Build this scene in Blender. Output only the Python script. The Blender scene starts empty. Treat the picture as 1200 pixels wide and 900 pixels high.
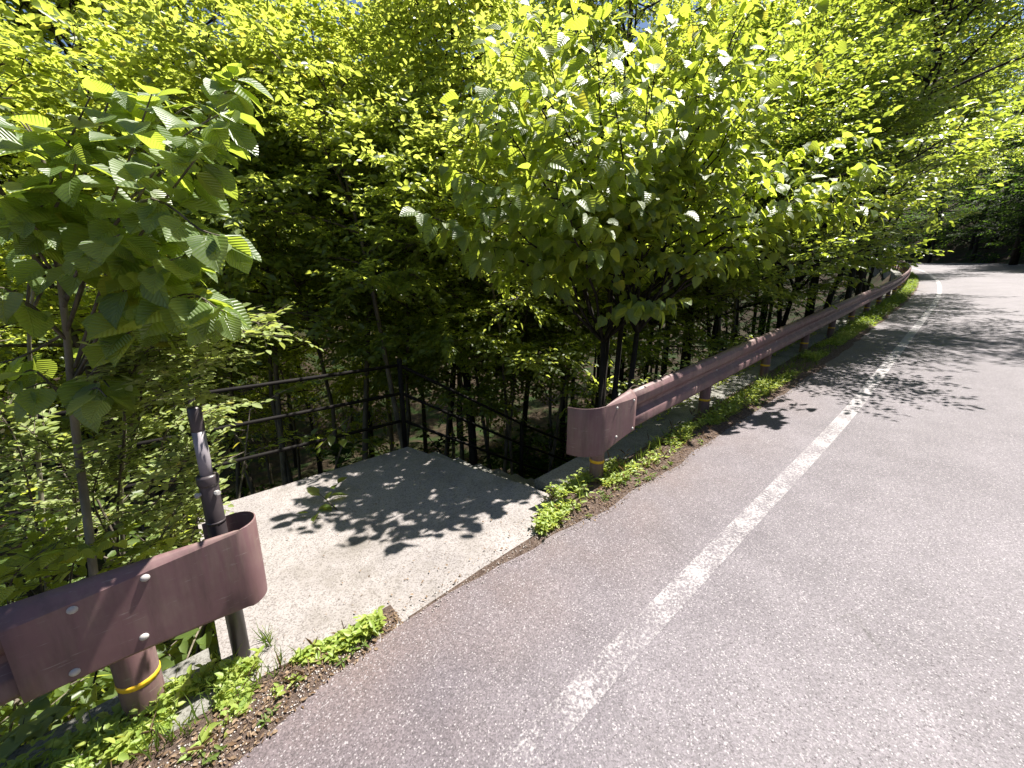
import bpy, math, random
import numpy as np
from mathutils import Vector, Matrix, Quaternion

R = math.radians
SC = bpy.context.scene
COL = SC.collection

# ------------------------------------------------------------------ camera, sky, sun, exposure
CAM_H = 1.65
PITCH = R(13.4)
FPX = 460.0                                   # focal length in photo pixels (photo 1200 wide)
cam_d = bpy.data.cameras.new('camera')
cam_d.sensor_width = 36.0
cam_d.lens = 36.0 * FPX / 1200.0
cam_d.clip_start = 0.05
cam_d.clip_end = 2000.0
cam = bpy.data.objects.new('camera', cam_d)
cam.location = (0, 0, CAM_H)
cam.rotation_euler = (R(90) - PITCH, 0, 0)
COL.objects.link(cam)
SC.camera = cam

SUN_AZ = R(33.0)                              # angle of the sun's direction from +X towards +Y
SUN_EL = R(64.0)
w = bpy.data.worlds.new('World')
SC.world = w
w.use_nodes = True
nt = w.node_tree
bg = nt.nodes['Background']
sky = nt.nodes.new('ShaderNodeTexSky')
sky.sky_type = 'NISHITA'
sky.sun_disc = False
sky.sun_elevation = SUN_EL
sky.sun_rotation = R(90) - SUN_AZ
sky.altitude = 900
nt.links.new(sky.outputs[0], bg.inputs[0])
bg.inputs[1].default_value = 0.05
sun_d = bpy.data.lights.new('sun', 'SUN')
sun_d.energy = 5.0
sun_d.angle = R(0.53)
sun_d.color = (1.0, 0.95, 0.87)
sun = bpy.data.objects.new('sun', sun_d)
sv = Vector((math.cos(SUN_AZ) * math.cos(SUN_EL), math.sin(SUN_AZ) * math.cos(SUN_EL), math.sin(SUN_EL)))
sun.rotation_euler = (-sv).to_track_quat('-Z', 'Y').to_euler()
sun.location = sv * 60
COL.objects.link(sun)
vs = SC.view_settings
vs.view_transform = 'Standard'
vs.look = 'None'
vs.exposure = 1.45
vs.gamma = 1.0
vs.use_curve_mapping = False
SC.render.engine = 'CYCLES'
cy = SC.cycles
cy.max_bounces = 7
cy.diffuse_bounces = 5
cy.glossy_bounces = 2
cy.transmission_bounces = 3
cy.transparent_max_bounces = 4
cy.sample_clamp_indirect = 6.0
cy.use_denoising = True

# ------------------------------------------------------------------ road frame: s along the guard rail, n to its right (onto the road)
PHI0 = math.atan2(.66, .75)
P0 = np.array((.71, 2.86))
GRADE = 0.075
S_OFF = P0[0] * math.cos(PHI0) + P0[1] * math.sin(PHI0)
_ds = 0.25
_S = np.arange(-60, 130, _ds)
def _curv(s):
    if s < 13: return 0.0
    if s < 44: return 1 / 165.0
    if s < 95: return 1 / 38.0
    return 0.0
_i0 = int(round(60 / _ds))
_PH = np.zeros(len(_S)); _XY = np.zeros((len(_S), 2))
_PH[_i0] = PHI0; _XY[_i0] = P0
for i in range(_i0 + 1, len(_S)):
    _PH[i] = _PH[i-1] + _curv(_S[i]) * _ds
    _XY[i] = _XY[i-1] + _ds * np.array((math.cos(_PH[i]), math.sin(_PH[i])))
for i in range(_i0 - 1, -1, -1):
    _PH[i] = PHI0
    _XY[i] = _XY[i+1] - _ds * np.array((math.cos(PHI0), math.sin(PHI0)))

def road_z(s):
    s = np.asarray(s, float)
    return GRADE * (np.minimum(s, 70) + S_OFF) + np.maximum(s - 70, 0) * 0.03

def WA(s, n, dz=0.0):
    """arrays of road coordinates -> world points (N,3)"""
    s = np.atleast_1d(np.asarray(s, float)); n = np.atleast_1d(np.asarray(n, float)) + 0 * s
    s = s + 0 * n
    x = np.interp(s, _S, _XY[:, 0]); y = np.interp(s, _S, _XY[:, 1]); ph = np.interp(s, _S, _PH)
    return np.stack([x + np.sin(ph) * n, y - np.cos(ph) * n, road_z(s) + dz], 1)

def W(s, n, dz=0.0):
    return Vector(WA(s, n, dz)[0])

def SN(xy):
    """world xy (N,2) -> s, n of the nearest road station"""
    xy = np.atleast_2d(xy)
    s = np.empty(len(xy)); n = np.empty(len(xy))
    for a in range(0, len(xy), 4000):
        q = xy[a:a+4000]
        d = ((q[:, None, :] - _XY[None, ::2, :]) ** 2).sum(2)
        k = d.argmin(1) * 2
        v = q - _XY[k]
        t = v[:, 0] * np.cos(_PH[k]) + v[:, 1] * np.sin(_PH[k])
        s[a:a+4000] = _S[k] + np.clip(t, -.5, .5)
        n[a:a+4000] = v[:, 0] * np.sin(_PH[k]) - v[:, 1] * np.cos(_PH[k])
    return s, n

def ray(px, py):
    a = px - 600.0; b = 450.0 - py
    return np.array((a, FPX * math.cos(PITCH) + b * math.sin(PITCH), b * math.cos(PITCH) - FPX * math.sin(PITCH)))

def at(px, py, depth):
    """photo pixel + forward distance -> world point"""
    r = ray(px, py)
    return Vector(r * (depth / r[1])) + Vector((0, 0, CAM_H))

def smooth(t):
    t = np.clip(t, 0, 1); return t * t * (3 - 2 * t)

def vnoise(x, y, seed=0):
    """cheap smooth value noise for terrain and edges"""
    r = np.random.RandomState(seed).rand(64, 64)
    xi = np.floor(x).astype(int); yi = np.floor(y).astype(int)
    fx = smooth(x - xi); fy = smooth(y - yi)
    g = lambda i, j: r[i % 64, j % 64]
    return (g(xi, yi) * (1-fx) * (1-fy) + g(xi+1, yi) * fx * (1-fy) + g(xi, yi+1) * (1-fx) * fy + g(xi+1, yi+1) * fx * fy) - .5

def ground_h(x, y):
    """terrain height"""
    x = np.atleast_1d(np.asarray(x, float)); y = np.atleast_1d(np.asarray(y, float))
    s, n = SN(np.stack([x, y], 1))
    z0 = road_z(s)
    t = np.maximum(0, -n - .42)
    d = 0.95 * smooth(t / .25) + .62 * np.minimum(t, 10) + .12 * np.clip(t - 10, 0, 14)
    stair = smooth((s + 1.2) / 1.0) * smooth((14 - s) / 6.0) * (.35 + .55 * np.clip(s + .4, 0, 3.0))
    d = d + stair * smooth(t / .3) * smooth((7 - t) / 3.0)
    d = d - .55 * np.clip(t - 26, 0, 70)
    u = np.maximum(0, n - 8.2)
    up = .9 * np.minimum(u, 5) + .5 * np.clip(u - 5, 0, 60)
    rough = vnoise(x * .9, y * .9, 3) * .5 + vnoise(x * 2.3, y * 2.3, 4) * .2
    k = smooth(t / 1.5) + smooth(u / 2.0)
    return z0 - .07 - d + up + rough * k

def gz(x, y):
    return float(ground_h(x, y)[0])

# ------------------------------------------------------------------ mesh helpers
def mesh_data(name, V, F, smooth_=False, uv=None):
    me = bpy.data.meshes.new(name)
    V = np.asarray(V, np.float32)
    if isinstance(F, np.ndarray):
        k = F.shape[1]
        me.vertices.add(len(V)); me.vertices.foreach_set('co', V.ravel())
        me.loops.add(F.size); me.loops.foreach_set('vertex_index', F.ravel().astype(np.int32))
        me.polygons.add(len(F)); me.polygons.foreach_set('loop_start', np.arange(0, F.size, k, dtype=np.int32))
        me.update(calc_edges=True)
    else:
        me.from_pydata([tuple(map(float, v)) for v in V], [], F)
    if uv is not None:
        l = me.uv_layers.new(name='UVMap')
        idx = np.empty(len(me.loops), np.int32); me.loops.foreach_get('vertex_index', idx)
        l.data.foreach_set('uv', np.asarray(uv, np.float32)[idx].ravel())
    if smooth_:
        me.polygons.foreach_set('use_smooth', np.ones(len(me.polygons), bool))
    me.validate()
    return me

def obj(name, me, mat=None, parent=None, loc=None):
    o = bpy.data.objects.new(name, me)
    if mat is not None and not me.materials:
        me.materials.append(mat)
    COL.objects.link(o)
    if parent is not None:
        o.parent = parent
    if loc is not None:
        o.location = loc
    return o

def part(name, V, F, mat, parent=None, smooth_=False, uv=None, solid=None, bevel=None):
    """world-space mesh, made local to its parent's location"""
    V = np.asarray(V, float)
    if parent is not None:
        base = parent
        off = np.zeros(3)
        while base is not None:
            off += np.array(base.location); base = base.parent
        V = V - off
    o = obj(name, mesh_data(name, V, F, smooth_, uv), mat, parent)
    if solid:
        m = o.modifiers.new('thick', 'SOLIDIFY'); m.thickness = solid; m.offset = -1
    if bevel:
        m = o.modifiers.new('edge', 'BEVEL'); m.width = bevel; m.segments = 2; m.limit_method = 'ANGLE'
    return o

def tag(o, label, cat, group=None):
    o['label'] = label; o['category'] = cat
    if group: o['group'] = group
    return o

def thing(name, label, cat, loc, group=None):
    o = bpy.data.objects.new(name, None); o.empty_display_size = .2
    o.location = loc; COL.objects.link(o)
    return tag(o, label, cat, group)

def grid_faces(nu, nv, wrap=False):
    F = []
    for i in range(nu - 1):
        for j in range(nv if wrap else nv - 1):
            j2 = (j + 1) % nv
            F.append((i*nv + j, (i+1)*nv + j, (i+1)*nv + j2, i*nv + j2))
    return F

def tube_geo(pts, rad, sides=6, cap=True):
    pts = [Vector(p) for p in pts]
    V = []; F = []
    up = None
    for i, p in enumerate(pts):
        t = (pts[min(i+1, len(pts)-1)] - pts[max(i-1, 0)])
        if t.length < 1e-9: t = Vector((0, 0, 1))
        t.normalize()
        if up is None:
            up = Vector((1, 0, 0)) if abs(t.x) < .8 else Vector((0, 1, 0))
        a = (up - t * up.dot(t))
        if a.length < 1e-6: a = Vector((0, 1, 0))
        a.normalize(); up = a
        b = t.cross(a)
        r = rad[i] if hasattr(rad, '__len__') else rad
        for k in range(sides):
            an = 2 * math.pi * k / sides
            V.append(p + a * (math.cos(an) * r) + b * (math.sin(an) * r))
    n = len(pts)
    for i in range(n - 1):
        for k in range(sides):
            k2 = (k + 1) % sides
            F.append((i*sides + k, i*sides + k2, (i+1)*sides + k2, (i+1)*sides + k))
    if cap:
        F.append(tuple(range(sides))[::-1]); F.append(tuple((n-1)*sides + k for k in range(sides)))
    return V, F

def merge(parts):
    V = []; F = []
    for v, f in parts:
        o = len(V); V += list(v); F += [tuple(i + o for i in q) for q in f]
    return V, F

def dome_geo(c, nrm, r, h=.5, sides=10, rings=3):
    nrm = Vector(nrm).normalized(); a = nrm.orthogonal().normalized(); b = nrm.cross(a)
    V = []; F = []
    for i in range(rings):
        th = math.pi / 2 * i / rings
        for k in range(sides):
            an = 2 * math.pi * k / sides
            V.append(Vector(c) + (a * math.cos(an) + b * math.sin(an)) * r * math.cos(th) + nrm * r * h * math.sin(th))
    V.append(Vector(c) + nrm * r * h)
    for i in range(rings - 1):
        for k in range(sides):
            k2 = (k+1) % sides
            F.append((i*sides+k, i*sides+k2, (i+1)*sides+k2, (i+1)*sides+k))
    for k in range(sides):
        F.append(((rings-1)*sides+k, (rings-1)*sides+(k+1) % sides, len(V)-1))
    return V, F

# ------------------------------------------------------------------ materials
def mat_new(name):
    m = bpy.data.materials.new(name); m.use_nodes = True
    t = m.node_tree; t.nodes.clear()
    out = t.nodes.new('ShaderNodeOutputMaterial')
    return m, t, out

class NT:
    def __init__(self, t): self.t = t
    def n(self, kind, **kw):
        x = self.t.nodes.new('ShaderNode' + kind)
        for k, v in kw.items(): setattr(x, k, v)
        return x
    def link(self, a, b): self.t.links.new(a, b)
    def val(self, sock, v):
        if hasattr(v, 'is_output') or isinstance(v, bpy.types.NodeSocket): self.link(v, sock)
        else: sock.default_value = v
    def noise(self, scale, detail=4, vec=None, rough=.55, dist=0.0):
        x = self.n('TexNoise'); x.inputs['Scale'].default_value = scale; x.inputs['Detail'].default_value = detail
        x.inputs['Roughness'].default_value = rough; x.inputs['Distortion'].default_value = dist
        if vec is not None: self.link(vec, x.inputs['Vector'])
        return x.outputs['Fac']
    def voro(self, scale, vec=None, out='Distance', feature='F1', rnd=1.0):
        x = self.n('TexVoronoi', feature=feature); x.inputs['Scale'].default_value = scale; x.inputs['Randomness'].default_value = rnd
        if vec is not None: self.link(vec, x.inputs['Vector'])
        return x.outputs[out]
    def ramp(self, fac, stops):
        x = self.n('ValToRGB'); e = x.color_ramp.elements
        while len(e) < len(stops): e.new(.5)
        for i, (p, c) in enumerate(stops):
            e[i].position = p; e[i].color = (*c, 1) if len(c) == 3 else c
        self.link(fac, x.inputs[0]); return x.outputs[0]
    def mix(self, fac, a, b, mode='MIX'):
        x = self.n('Mix', data_type='RGBA', blend_type=mode)
        self.val(x.inputs[0], fac)
        for s, v in ((x.inputs[6], a), (x.inputs[7], b)):
            if isinstance(v, tuple): s.default_value = (*v, 1) if len(v) == 3 else v
            else: self.link(v, s)
        return x.outputs[2]
    def math(self, op, a, b=0.0, c=0.0, clamp=False):
        x = self.n('Math', operation=op, use_clamp=clamp)
        self.val(x.inputs[0], a); self.val(x.inputs[1], b); self.val(x.inputs[2], c)
        return x.outputs[0]
    def rng(self, v, a, b, c=0.0, d=1.0):
        x = self.n('MapRange'); self.val(x.inputs[0], v)
        for i, q in enumerate((a, b, c, d)): x.inputs[i+1].default_value = q
        return x.outputs[0]
    def bump(self, h, strength=.5, dist=.01):
        x = self.n('Bump'); x.inputs['Strength'].default_value = strength; x.inputs['Distance'].default_value = dist
        self.link(h, x.inputs['Height']); return x.outputs[0]
    def pos(self):
        return self.n('NewGeometry').outputs['Position']
    def objco(self):
        return self.n('TexCoord').outputs['Object']
    def principled(self, out, color, rough=.6, spec=.5, normal=None, metal=0.0):
        p = self.n('BsdfPrincipled')
        self.val(p.inputs['Base Color'], (*color, 1) if isinstance(color, tuple) else color)
        self.val(p.inputs['Roughness'], rough); p.inputs['Specular IOR Level'].default_value = spec
        p.inputs['Metallic'].default_value = metal
        if normal is not None: self.link(normal, p.inputs['Normal'])
        self.link(p.outputs[0], out.inputs['Surface'])
        return p

def simple(name, c1, c2, scale=8, rough=.7, spec=.3, bump=.3, bdist=.004, detail=5):
    m, t, out = mat_new(name); g = NT(t)
    f = g.noise(scale, detail, g.objco())
    col = g.ramp(f, [(.3, c1), (.7, c2)])
    g.principled(out, col, rough, spec, g.bump(g.noise(scale*6, 4, g.objco()), bump, bdist))
    return m

def road_attr(g):
    """s, n stored on the road meshes as a UV map (metres)"""
    uv = g.n('UVMap'); uv.uv_map = 'UVMap'
    sep = g.n('SeparateXYZ'); g.link(uv.outputs[0], sep.inputs[0])
    return uv.outputs[0], sep.outputs[0], sep.outputs[1]

def asphalt_color(g):
    p = g.pos()
    uv, s, n = road_attr(g)
    big = g.noise(.8, 3, p)
    mid = g.noise(4.0, 3, p)
    stone = g.voro(190, p, 'Color')
    stv = g.n('SeparateColor'); g.link(stone, stv.inputs[0])
    dist = stone.node.outputs['Distance']
    base = g.ramp(g.math('ADD', g.math('MULTIPLY', big, .6), g.math('MULTIPLY', mid, .4)), [(.35, (.090, .077, .089)), (.65, (.138, .121, .136))])
    # rusty brown tint on the shoulder strip beside the verge
    edge = g.rng(n, .1, .95, 1.0, 0.0)
    edge = g.math('MULTIPLY', g.math('MAXIMUM', edge, 0.0), g.rng(g.noise(1.7, 4, p), .35, .65, .2, 1.0), clamp=True)
    base = g.mix(g.math('MULTIPLY', edge, .8), base, (.128, .092, .084))
    sp = g.rng(stv.outputs[0], .0, 1.0, .62, 1.38)
    x = g.n('Mix', data_type='RGBA', blend_type='MULTIPLY'); x.inputs[0].default_value = 1.0
    g.link(base, x.inputs[6])
    cc = g.n('CombineColor'); [g.link(sp, cc.inputs[k]) for k in range(3)]
    g.link(cc.outputs[0], x.inputs[7])
    col = x.outputs[2]
    light = g.rng(stv.outputs[1], .90, .97)
    col = g.mix(g.math('MULTIPLY', light, .75), col, (.32, .295, .305))
    pit = g.rng(g.noise(90, 3, p), .62, .72)
    col = g.mix(g.math('MULTIPLY', pit, .6), col, (.06, .05, .05))
    wp = g.n('VectorMath', operation='ADD'); nz = g.n('TexNoise'); nz.inputs['Scale'].default_value = 3.0; g.link(p, nz.inputs['Vector'])
    g.link(p, wp.inputs[0]); sc_ = g.n('VectorMath', operation='SCALE'); g.link(nz.outputs['Color'], sc_.inputs[0]); sc_.inputs['Scale'].default_value = .35; g.link(sc_.outputs[0], wp.inputs[1])
    ck = g.voro(.75, wp.outputs[0], 'Distance', 'DISTANCE_TO_EDGE')
    ck = g.math('MULTIPLY', g.rng(ck, .001, .003, 1, 0), g.rng(g.noise(.55, 2, p), .52, .60))
    col = g.mix(g.math('MULTIPLY', ck, .5), col, (.035, .03, .03))
    stain = g.rng(g.noise(1.1, 5, p, .7), .55, .75, 0, .4)
    col = g.mix(stain, col, (.07, .06, .063))
    track = g.math('MULTIPLY', g.rng(g.math('ABSOLUTE', g.math('SUBTRACT', n, 2.6)), .2, .8, .22, 0), g.rng(g.noise(.9, 4, p), .35, .6))
    col = g.mix(track, col, (.20, .18, .193))
    return col, stv, dist, p, s, n, pit

def make_asphalt():
    m, t, out = mat_new('asphalt'); g = NT(t)
    col, stv, dist, p, s, n, pit = asphalt_color(g)
    h = g.math('SUBTRACT', g.math('MULTIPLY', stv.outputs[2], .7), g.math('MULTIPLY', g.math('ADD', g.rng(dist, 0, .006), pit), .6))
    g.principled(out, col, .62, .45, g.bump(h, .55, .0045))
    return m

def make_paint():
    m, t, out = mat_new('worn_road_paint'); g = NT(t)
    col, stv, dist, p, s, n, pit = asphalt_color(g)
    wear = g.math('ADD', g.math('MULTIPLY', g.noise(5, 4, p), .5), g.math('MULTIPLY', g.noise(75, 3, p), .75))
    far = g.rng(s, -1.6, 7, 0.10, -.11)
    k = g.rng(g.math('ADD', wear, far), .56, .74, 1.0, 0.0)
    col = g.mix(g.math('MULTIPLY', k, .85), col, (.34, .32, .325))
    h = g.math('ADD', g.math('MULTIPLY', stv.outputs[2], .6), g.math('MULTIPLY', k, .25))
    g.principled(out, col, .6, .4, g.bump(h, .5, .004))
    return m

def make_concrete(name, c1, c2, dirt=(.10, .09, .07)):
    m, t, out = mat_new(name); g = NT(t)
    p = g.pos()
    col = g.ramp(g.noise(2.2, 5, p), [(.3, c1), (.7, c2)])
    st = g.voro(140, p, 'Color'); sx = g.n('SeparateColor'); g.link(st, sx.inputs[0])
    col = g.mix(g.rng(sx.outputs[0], .5, 1.0, 0, .75), col, (c1[0]*.45, c1[1]*.43, c1[2]*.40))
    col = g.mix(g.rng(g.noise(1.6, 6, p, .68), .50, .72, 0, .8), col, dirt)
    h = g.math('ADD', g.math('MULTIPLY', sx.outputs[1], .5), g.noise(50, 3, p))
    g.principled(out, col, .85, .25, g.bump(h, .6, .004))
    return m

def make_paint_metal():
    m, t, out = mat_new('brown_guardrail_paint'); g = NT(t)
    p = g.pos()
    col = g.ramp(g.noise(5, 5, p), [(.3, (.140, .074, .080)), (.7, (.190, .106, .112))])
    st = g.n('Mapping'); g.link(p, st.inputs[0]); st.inputs['Scale'].default_value = (14, 14, 1.6)
    st2 = g.n('Mapping'); g.link(p, st2.inputs[0]); st2.inputs['Scale'].default_value = (3, 3, 30)
    dust = g.math('MULTIPLY', g.rng(g.noise(2.4, 6, p, .65), .40, .66), g.rng(g.noise(3, 5, st.outputs[0]), .35, .7), clamp=True)
    col = g.mix(g.math('MULTIPLY', dust, .8), col, (.24, .19, .15))
    grime = g.rng(g.noise(1.0, 6, st.outputs[0], .7), .48, .68)
    col = g.mix(g.math('MULTIPLY', grime, .55), col, (.075, .052, .045))
    sc = g.rng(g.noise(3, 4, st2.outputs[0], .7), .62, .70)
    col = g.mix(g.math('MULTIPLY', sc, .55), col, (.34, .30, .27))
    g.principled(out, col, g.rng(g.noise(9, 4, p), .3, .7, .42, .62), .5, g.bump(g.noise(30, 3, p), .12, .002))
    return m

def leaf_mat(name, dark, lite, trans, tfac=.5, rough=.4, spec=.5, veins=False, vein_n=9.0):
    m, t, out = mat_new(name); g = NT(t)
    rnd = g.math('FRACT', g.math('ADD', g.n('NewGeometry').outputs['Random Per Island'], g.n('ObjectInfo').outputs['Random']))
    col = g.mix(rnd, dark, lite)
    yel = g.rng(rnd, .93, 1.0, 0, .5)
    tr = g.mix(g.math('FRACT', g.math('MULTIPLY', rnd, 7.31)), tuple(v * .70 for v in trans), tuple(min(1, v * 1.2) for v in trans))
    tr = g.mix(yel, tr, (trans[0] * 1.7, trans[1] * 1.1, trans[2]))
    nrm = None
    if veins:
        uv = g.n('UVMap'); sep = g.n('SeparateXYZ'); g.link(uv.outputs[0], sep.inputs[0])
        au = g.math('ABSOLUTE', sep.outputs[0])
        ph = g.math('SUBTRACT', sep.outputs[1], g.math('MULTIPLY', au, .42))
        wv = g.math('SINE', g.math('MULTIPLY', ph, 2 * math.pi * vein_n))
        wv = g.math('POWER', g.math('ADD', g.math('MULTIPLY', wv, .5), .5), .7)
        rib = g.rng(au, 0, .05, .0, 1.0)
        h = g.math('ADD', g.math('MULTIPLY', wv, .8), rib)
        nrm = g.bump(h, .5, .005)
        vein = g.math('MULTIPLY', g.rng(wv, 0, .25, 1, 0), .3)
        tr = g.mix(vein, tr, tuple(v * .55 for v in trans))
    p = g.n('BsdfPrincipled'); g.link(col, p.inputs['Base Color'])
    g.val(p.inputs['Roughness'], rough); p.inputs['Specular IOR Level'].default_value = spec
    tl = g.n('BsdfTranslucent'); g.link(tr, tl.inputs['Color'])
    if nrm is not None:
        g.link(nrm, p.inputs['Normal']); g.link(nrm, tl.inputs['Normal'])
    ms = g.n('MixShader'); ms.inputs[0].default_value = tfac
    g.link(p.outputs[0], ms.inputs[1]); g.link(tl.outputs[0], ms.inputs[2])
    g.link(ms.outputs[0], out.inputs['Surface'])
    return m

def bark_mat(name, c1, c2, sc=6.0):
    m, t, out = mat_new(name); g = NT(t)
    mp = g.n('Mapping'); g.link(g.pos(), mp.inputs[0]); mp.inputs['Scale'].default_value = (sc*3, sc*3, sc*.7)
    f = g.noise(1.0, 6, mp.outputs[0], .65)
    col = g.ramp(f, [(.35, c1), (.68, c2)])
    g.principled(out, col, .85, .2, g.bump(f, .7, .012))
    return m

def make_ground():
    m, t, out = mat_new('forest_floor'); g = NT(t)
    p = g.pos()
    col = g.ramp(g.noise(3.0, 6, p, .65), [(.3, (.016, .012, .008)), (.55, (.040, .029, .019)), (.75, (.085, .062, .043))])
    col = g.mix(g.rng(g.noise(.9, 4, p), .45, .62), col, (.018, .032, .008))
    g.principled(out, col, .9, .1, g.bump(g.noise(25, 5, p), .9, .03))
    return m

M = {}
M['asphalt'] = make_asphalt()
M['paint'] = make_paint()
M['slab'] = make_concrete('pale_concrete', (.24, .22, .215), (.325, .297, .288), (.13, .115, .095))
M['wall'] = make_concrete('grey_concrete', (.19, .185, .17), (.27, .26, .24), (.06, .065, .045))
M['rail'] = make_paint_metal()
M['bolt'] = simple('bolt_zinc', (.36, .35, .34), (.5, .48, .46), 40, .45, .5, .1)
M['band'] = simple('yellow_band', (.75, .44, .02), (.85, .52, .03), 20, .4, .5, .05)
M['pole'] = simple('dark_brown_pole_paint', (.045, .036, .040), (.07, .056, .060), 14, .38, .5, .15, .001)
M['pole_top'] = simple('grey_pole_paint', (.22, .20, .22), (.30, .27, .29), 14, .4, .5, .1, .001)
M['fence'] = simple('black_brown_pipe', (.007, .006, .006), (.014, .012, .011), 10, .7, .12, .2, .001)
M['ground'] = make_ground()
M['soil'] = simple('verge_soil', (.075, .050, .038), (.24, .18, .15), 45, .95, .1, 1.0, .02, 8)
M['bark'] = bark_mat('grey_brown_bark', (.06, .05, .04), (.20, .17, .135))
M['bark_dark'] = bark_mat('dark_bark', (.012, .010, .009), (.045, .038, .032))
M['bark_pale'] = bark_mat('pale_bark', (.16, .14, .11), (.34, .31, .26))
M['leaf_big'] = leaf_mat('pleated_leaf', (.08, .14, .038), (.14, .20, .06), (.60, .74, .08), .46, .42, .9, True, 9)
M['leaf_heart'] = leaf_mat('heart_leaf', (.07, .125, .025), (.12, .185, .04), (.66, .78, .08), .52, .42, .85, True, 6)
M['leaf_small'] = leaf_mat('small_leaf', (.065, .11, .022), (.12, .18, .045), (.66, .75, .10), .52, .42, .8)
M['leaf_road'] = leaf_mat('roadside_leaf', (.05, .095, .024), (.10, .165, .045), (.54, .66, .07), .46, .40, .95)
M['leaf_back'] = leaf_mat('forest_leaf', (.07, .11, .025), (.125, .18, .048), (.66, .75, .12), .52, .44, .75)
M['leaf_pale'] = leaf_mat('pale_leaf', (.20, .26, .09), (.30, .35, .14), (.50, .58, .12), .40, .5, .35)
M['leaf_weed'] = leaf_mat('weed_leaf', (.20, .30, .06), (.34, .40, .10), (.66, .74, .12), .42, .45, .5)
M['leaf_grass'] = leaf_mat('grass_blade', (.08, .14, .025), (.14, .20, .05), (.34, .46, .05), .4, .5, .3)
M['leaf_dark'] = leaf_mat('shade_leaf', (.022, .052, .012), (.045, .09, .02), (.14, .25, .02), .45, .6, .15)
M['needle'] = leaf_mat('conifer_needles', (.012, .026, .010), (.028, .048, .016), (.05, .09, .012), .3, .6, .25)
M['litter'] = leaf_mat('dead_leaf', (.13, .080, .045), (.30, .22, .15), (.22, .13, .06), .25, .7, .2)
M['stone'] = simple('grit', (.26, .23, .21), (.55, .50, .47), 60, .85, .2, .3)

# ================================================================== THE SETTING
rs = np.random.RandomState(11)

def structure(o): o['kind'] = 'structure'; return o
def stuff(o, label=None, cat=None):
    o['kind'] = 'stuff'
    if label: tag(o, label, cat)
    return o

# ---- terrain: one sheet, fine near the camera, coarse far away
def axis(a, b, c, n):
    t = np.linspace(-1, 1, n)
    k = 5.2
    q = np.sinh(k * t) / math.sinh(k)
    return np.where(q < 0, c + q * (c - a), c + q * (b - c))
gx = axis(-420, 420, -.2, 261); gy = axis(-420, 420, 3.2, 261)
X, Y = np.meshgrid(gx, gy, indexing='ij')
Z = ground_h(X.ravel(), Y.ravel())
GV = np.stack([X.ravel(), Y.ravel(), Z], 1)
ii, jj = np.meshgrid(np.arange(260), np.arange(260), indexing='ij')
a = (ii * 261 + jj).ravel()
structure(part('ground', GV, np.stack([a, a + 261, a + 262, a + 1], 1), M['ground'], smooth_=True))

# ---- road surface
def edge_n(s):
    """left edge of the asphalt, a little ragged"""
    s = np.asarray(s, float)
    e = np.interp(s, [-60, -2.9, -2.45, -2.1, -1.4, -.8, -.2, .6, 2, 3.5, 6, 200], [.26, .26, .21, .13, .11, .17, .25, .28, .33, .40, .44, .46])
    return e + vnoise(s * 3.1, s * 0, 7) * .05 + vnoise(s * 11, s * 0 + 3, 8) * .018
ss = np.concatenate([np.arange(-30, -4, 1.0), np.arange(-4, 8, .06), np.arange(8, 20, .25), np.arange(20, 111, .75)])
nn = np.array([0, .08, .2, .4, .65, .9, 1.2, 1.6, 2.2, 3, 4, 5, 6, 7])
e = edge_n(ss)
RV = []; RUV = []
for j, q in enumerate(nn):
    n_ = e + (7.4 - e) * (q / 7.0)
    P = WA(ss, n_, 0.0)
    RV.append(P); RUV.append(np.stack([ss, n_], 1))
RV = np.stack(RV, 1).reshape(-1, 3); RUV = np.stack(RUV, 1).reshape(-1, 2)
k = len(nn); ii, jj = np.meshgrid(np.arange(len(ss) - 1), np.arange(k - 1), indexing='ij'); a = (ii * k + jj).ravel()
RF = np.stack([a, a + 1, a + k + 1, a + k], 1)[:, ::-1]
structure(part('road', RV, RF[:, ::-1], M['asphalt'], smooth_=True, uv=RUV))

# ---- painted edge line (near side) and the one across the road
def line_strip(name, c_fn, half, s0, s1):
    q = np.concatenate([np.arange(s0, 10, .1), np.arange(10, s1, .5)])
    c = c_fn(q)
    A = WA(q, c - half, .002); B = WA(q, c + half, .002)
    V = np.stack([A, B], 1).reshape(-1, 3); U = np.stack([np.stack([q, c - half], 1), np.stack([q, c + half], 1)], 1).reshape(-1, 2)
    i = np.arange(len(q) - 1) * 2
    o = part(name, V, np.stack([i, i + 1, i + 3, i + 2], 1), M['paint'], smooth_=True, uv=U)
    return structure(o)
line_c = lambda q: .92 + .14 * smooth((q + 2.5) / 6.0)
line_strip('road_marking', line_c, .060, -12, 105)
line_strip('road_marking', lambda q: 0 * q + 6.6, .068, -12, 105)

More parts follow.
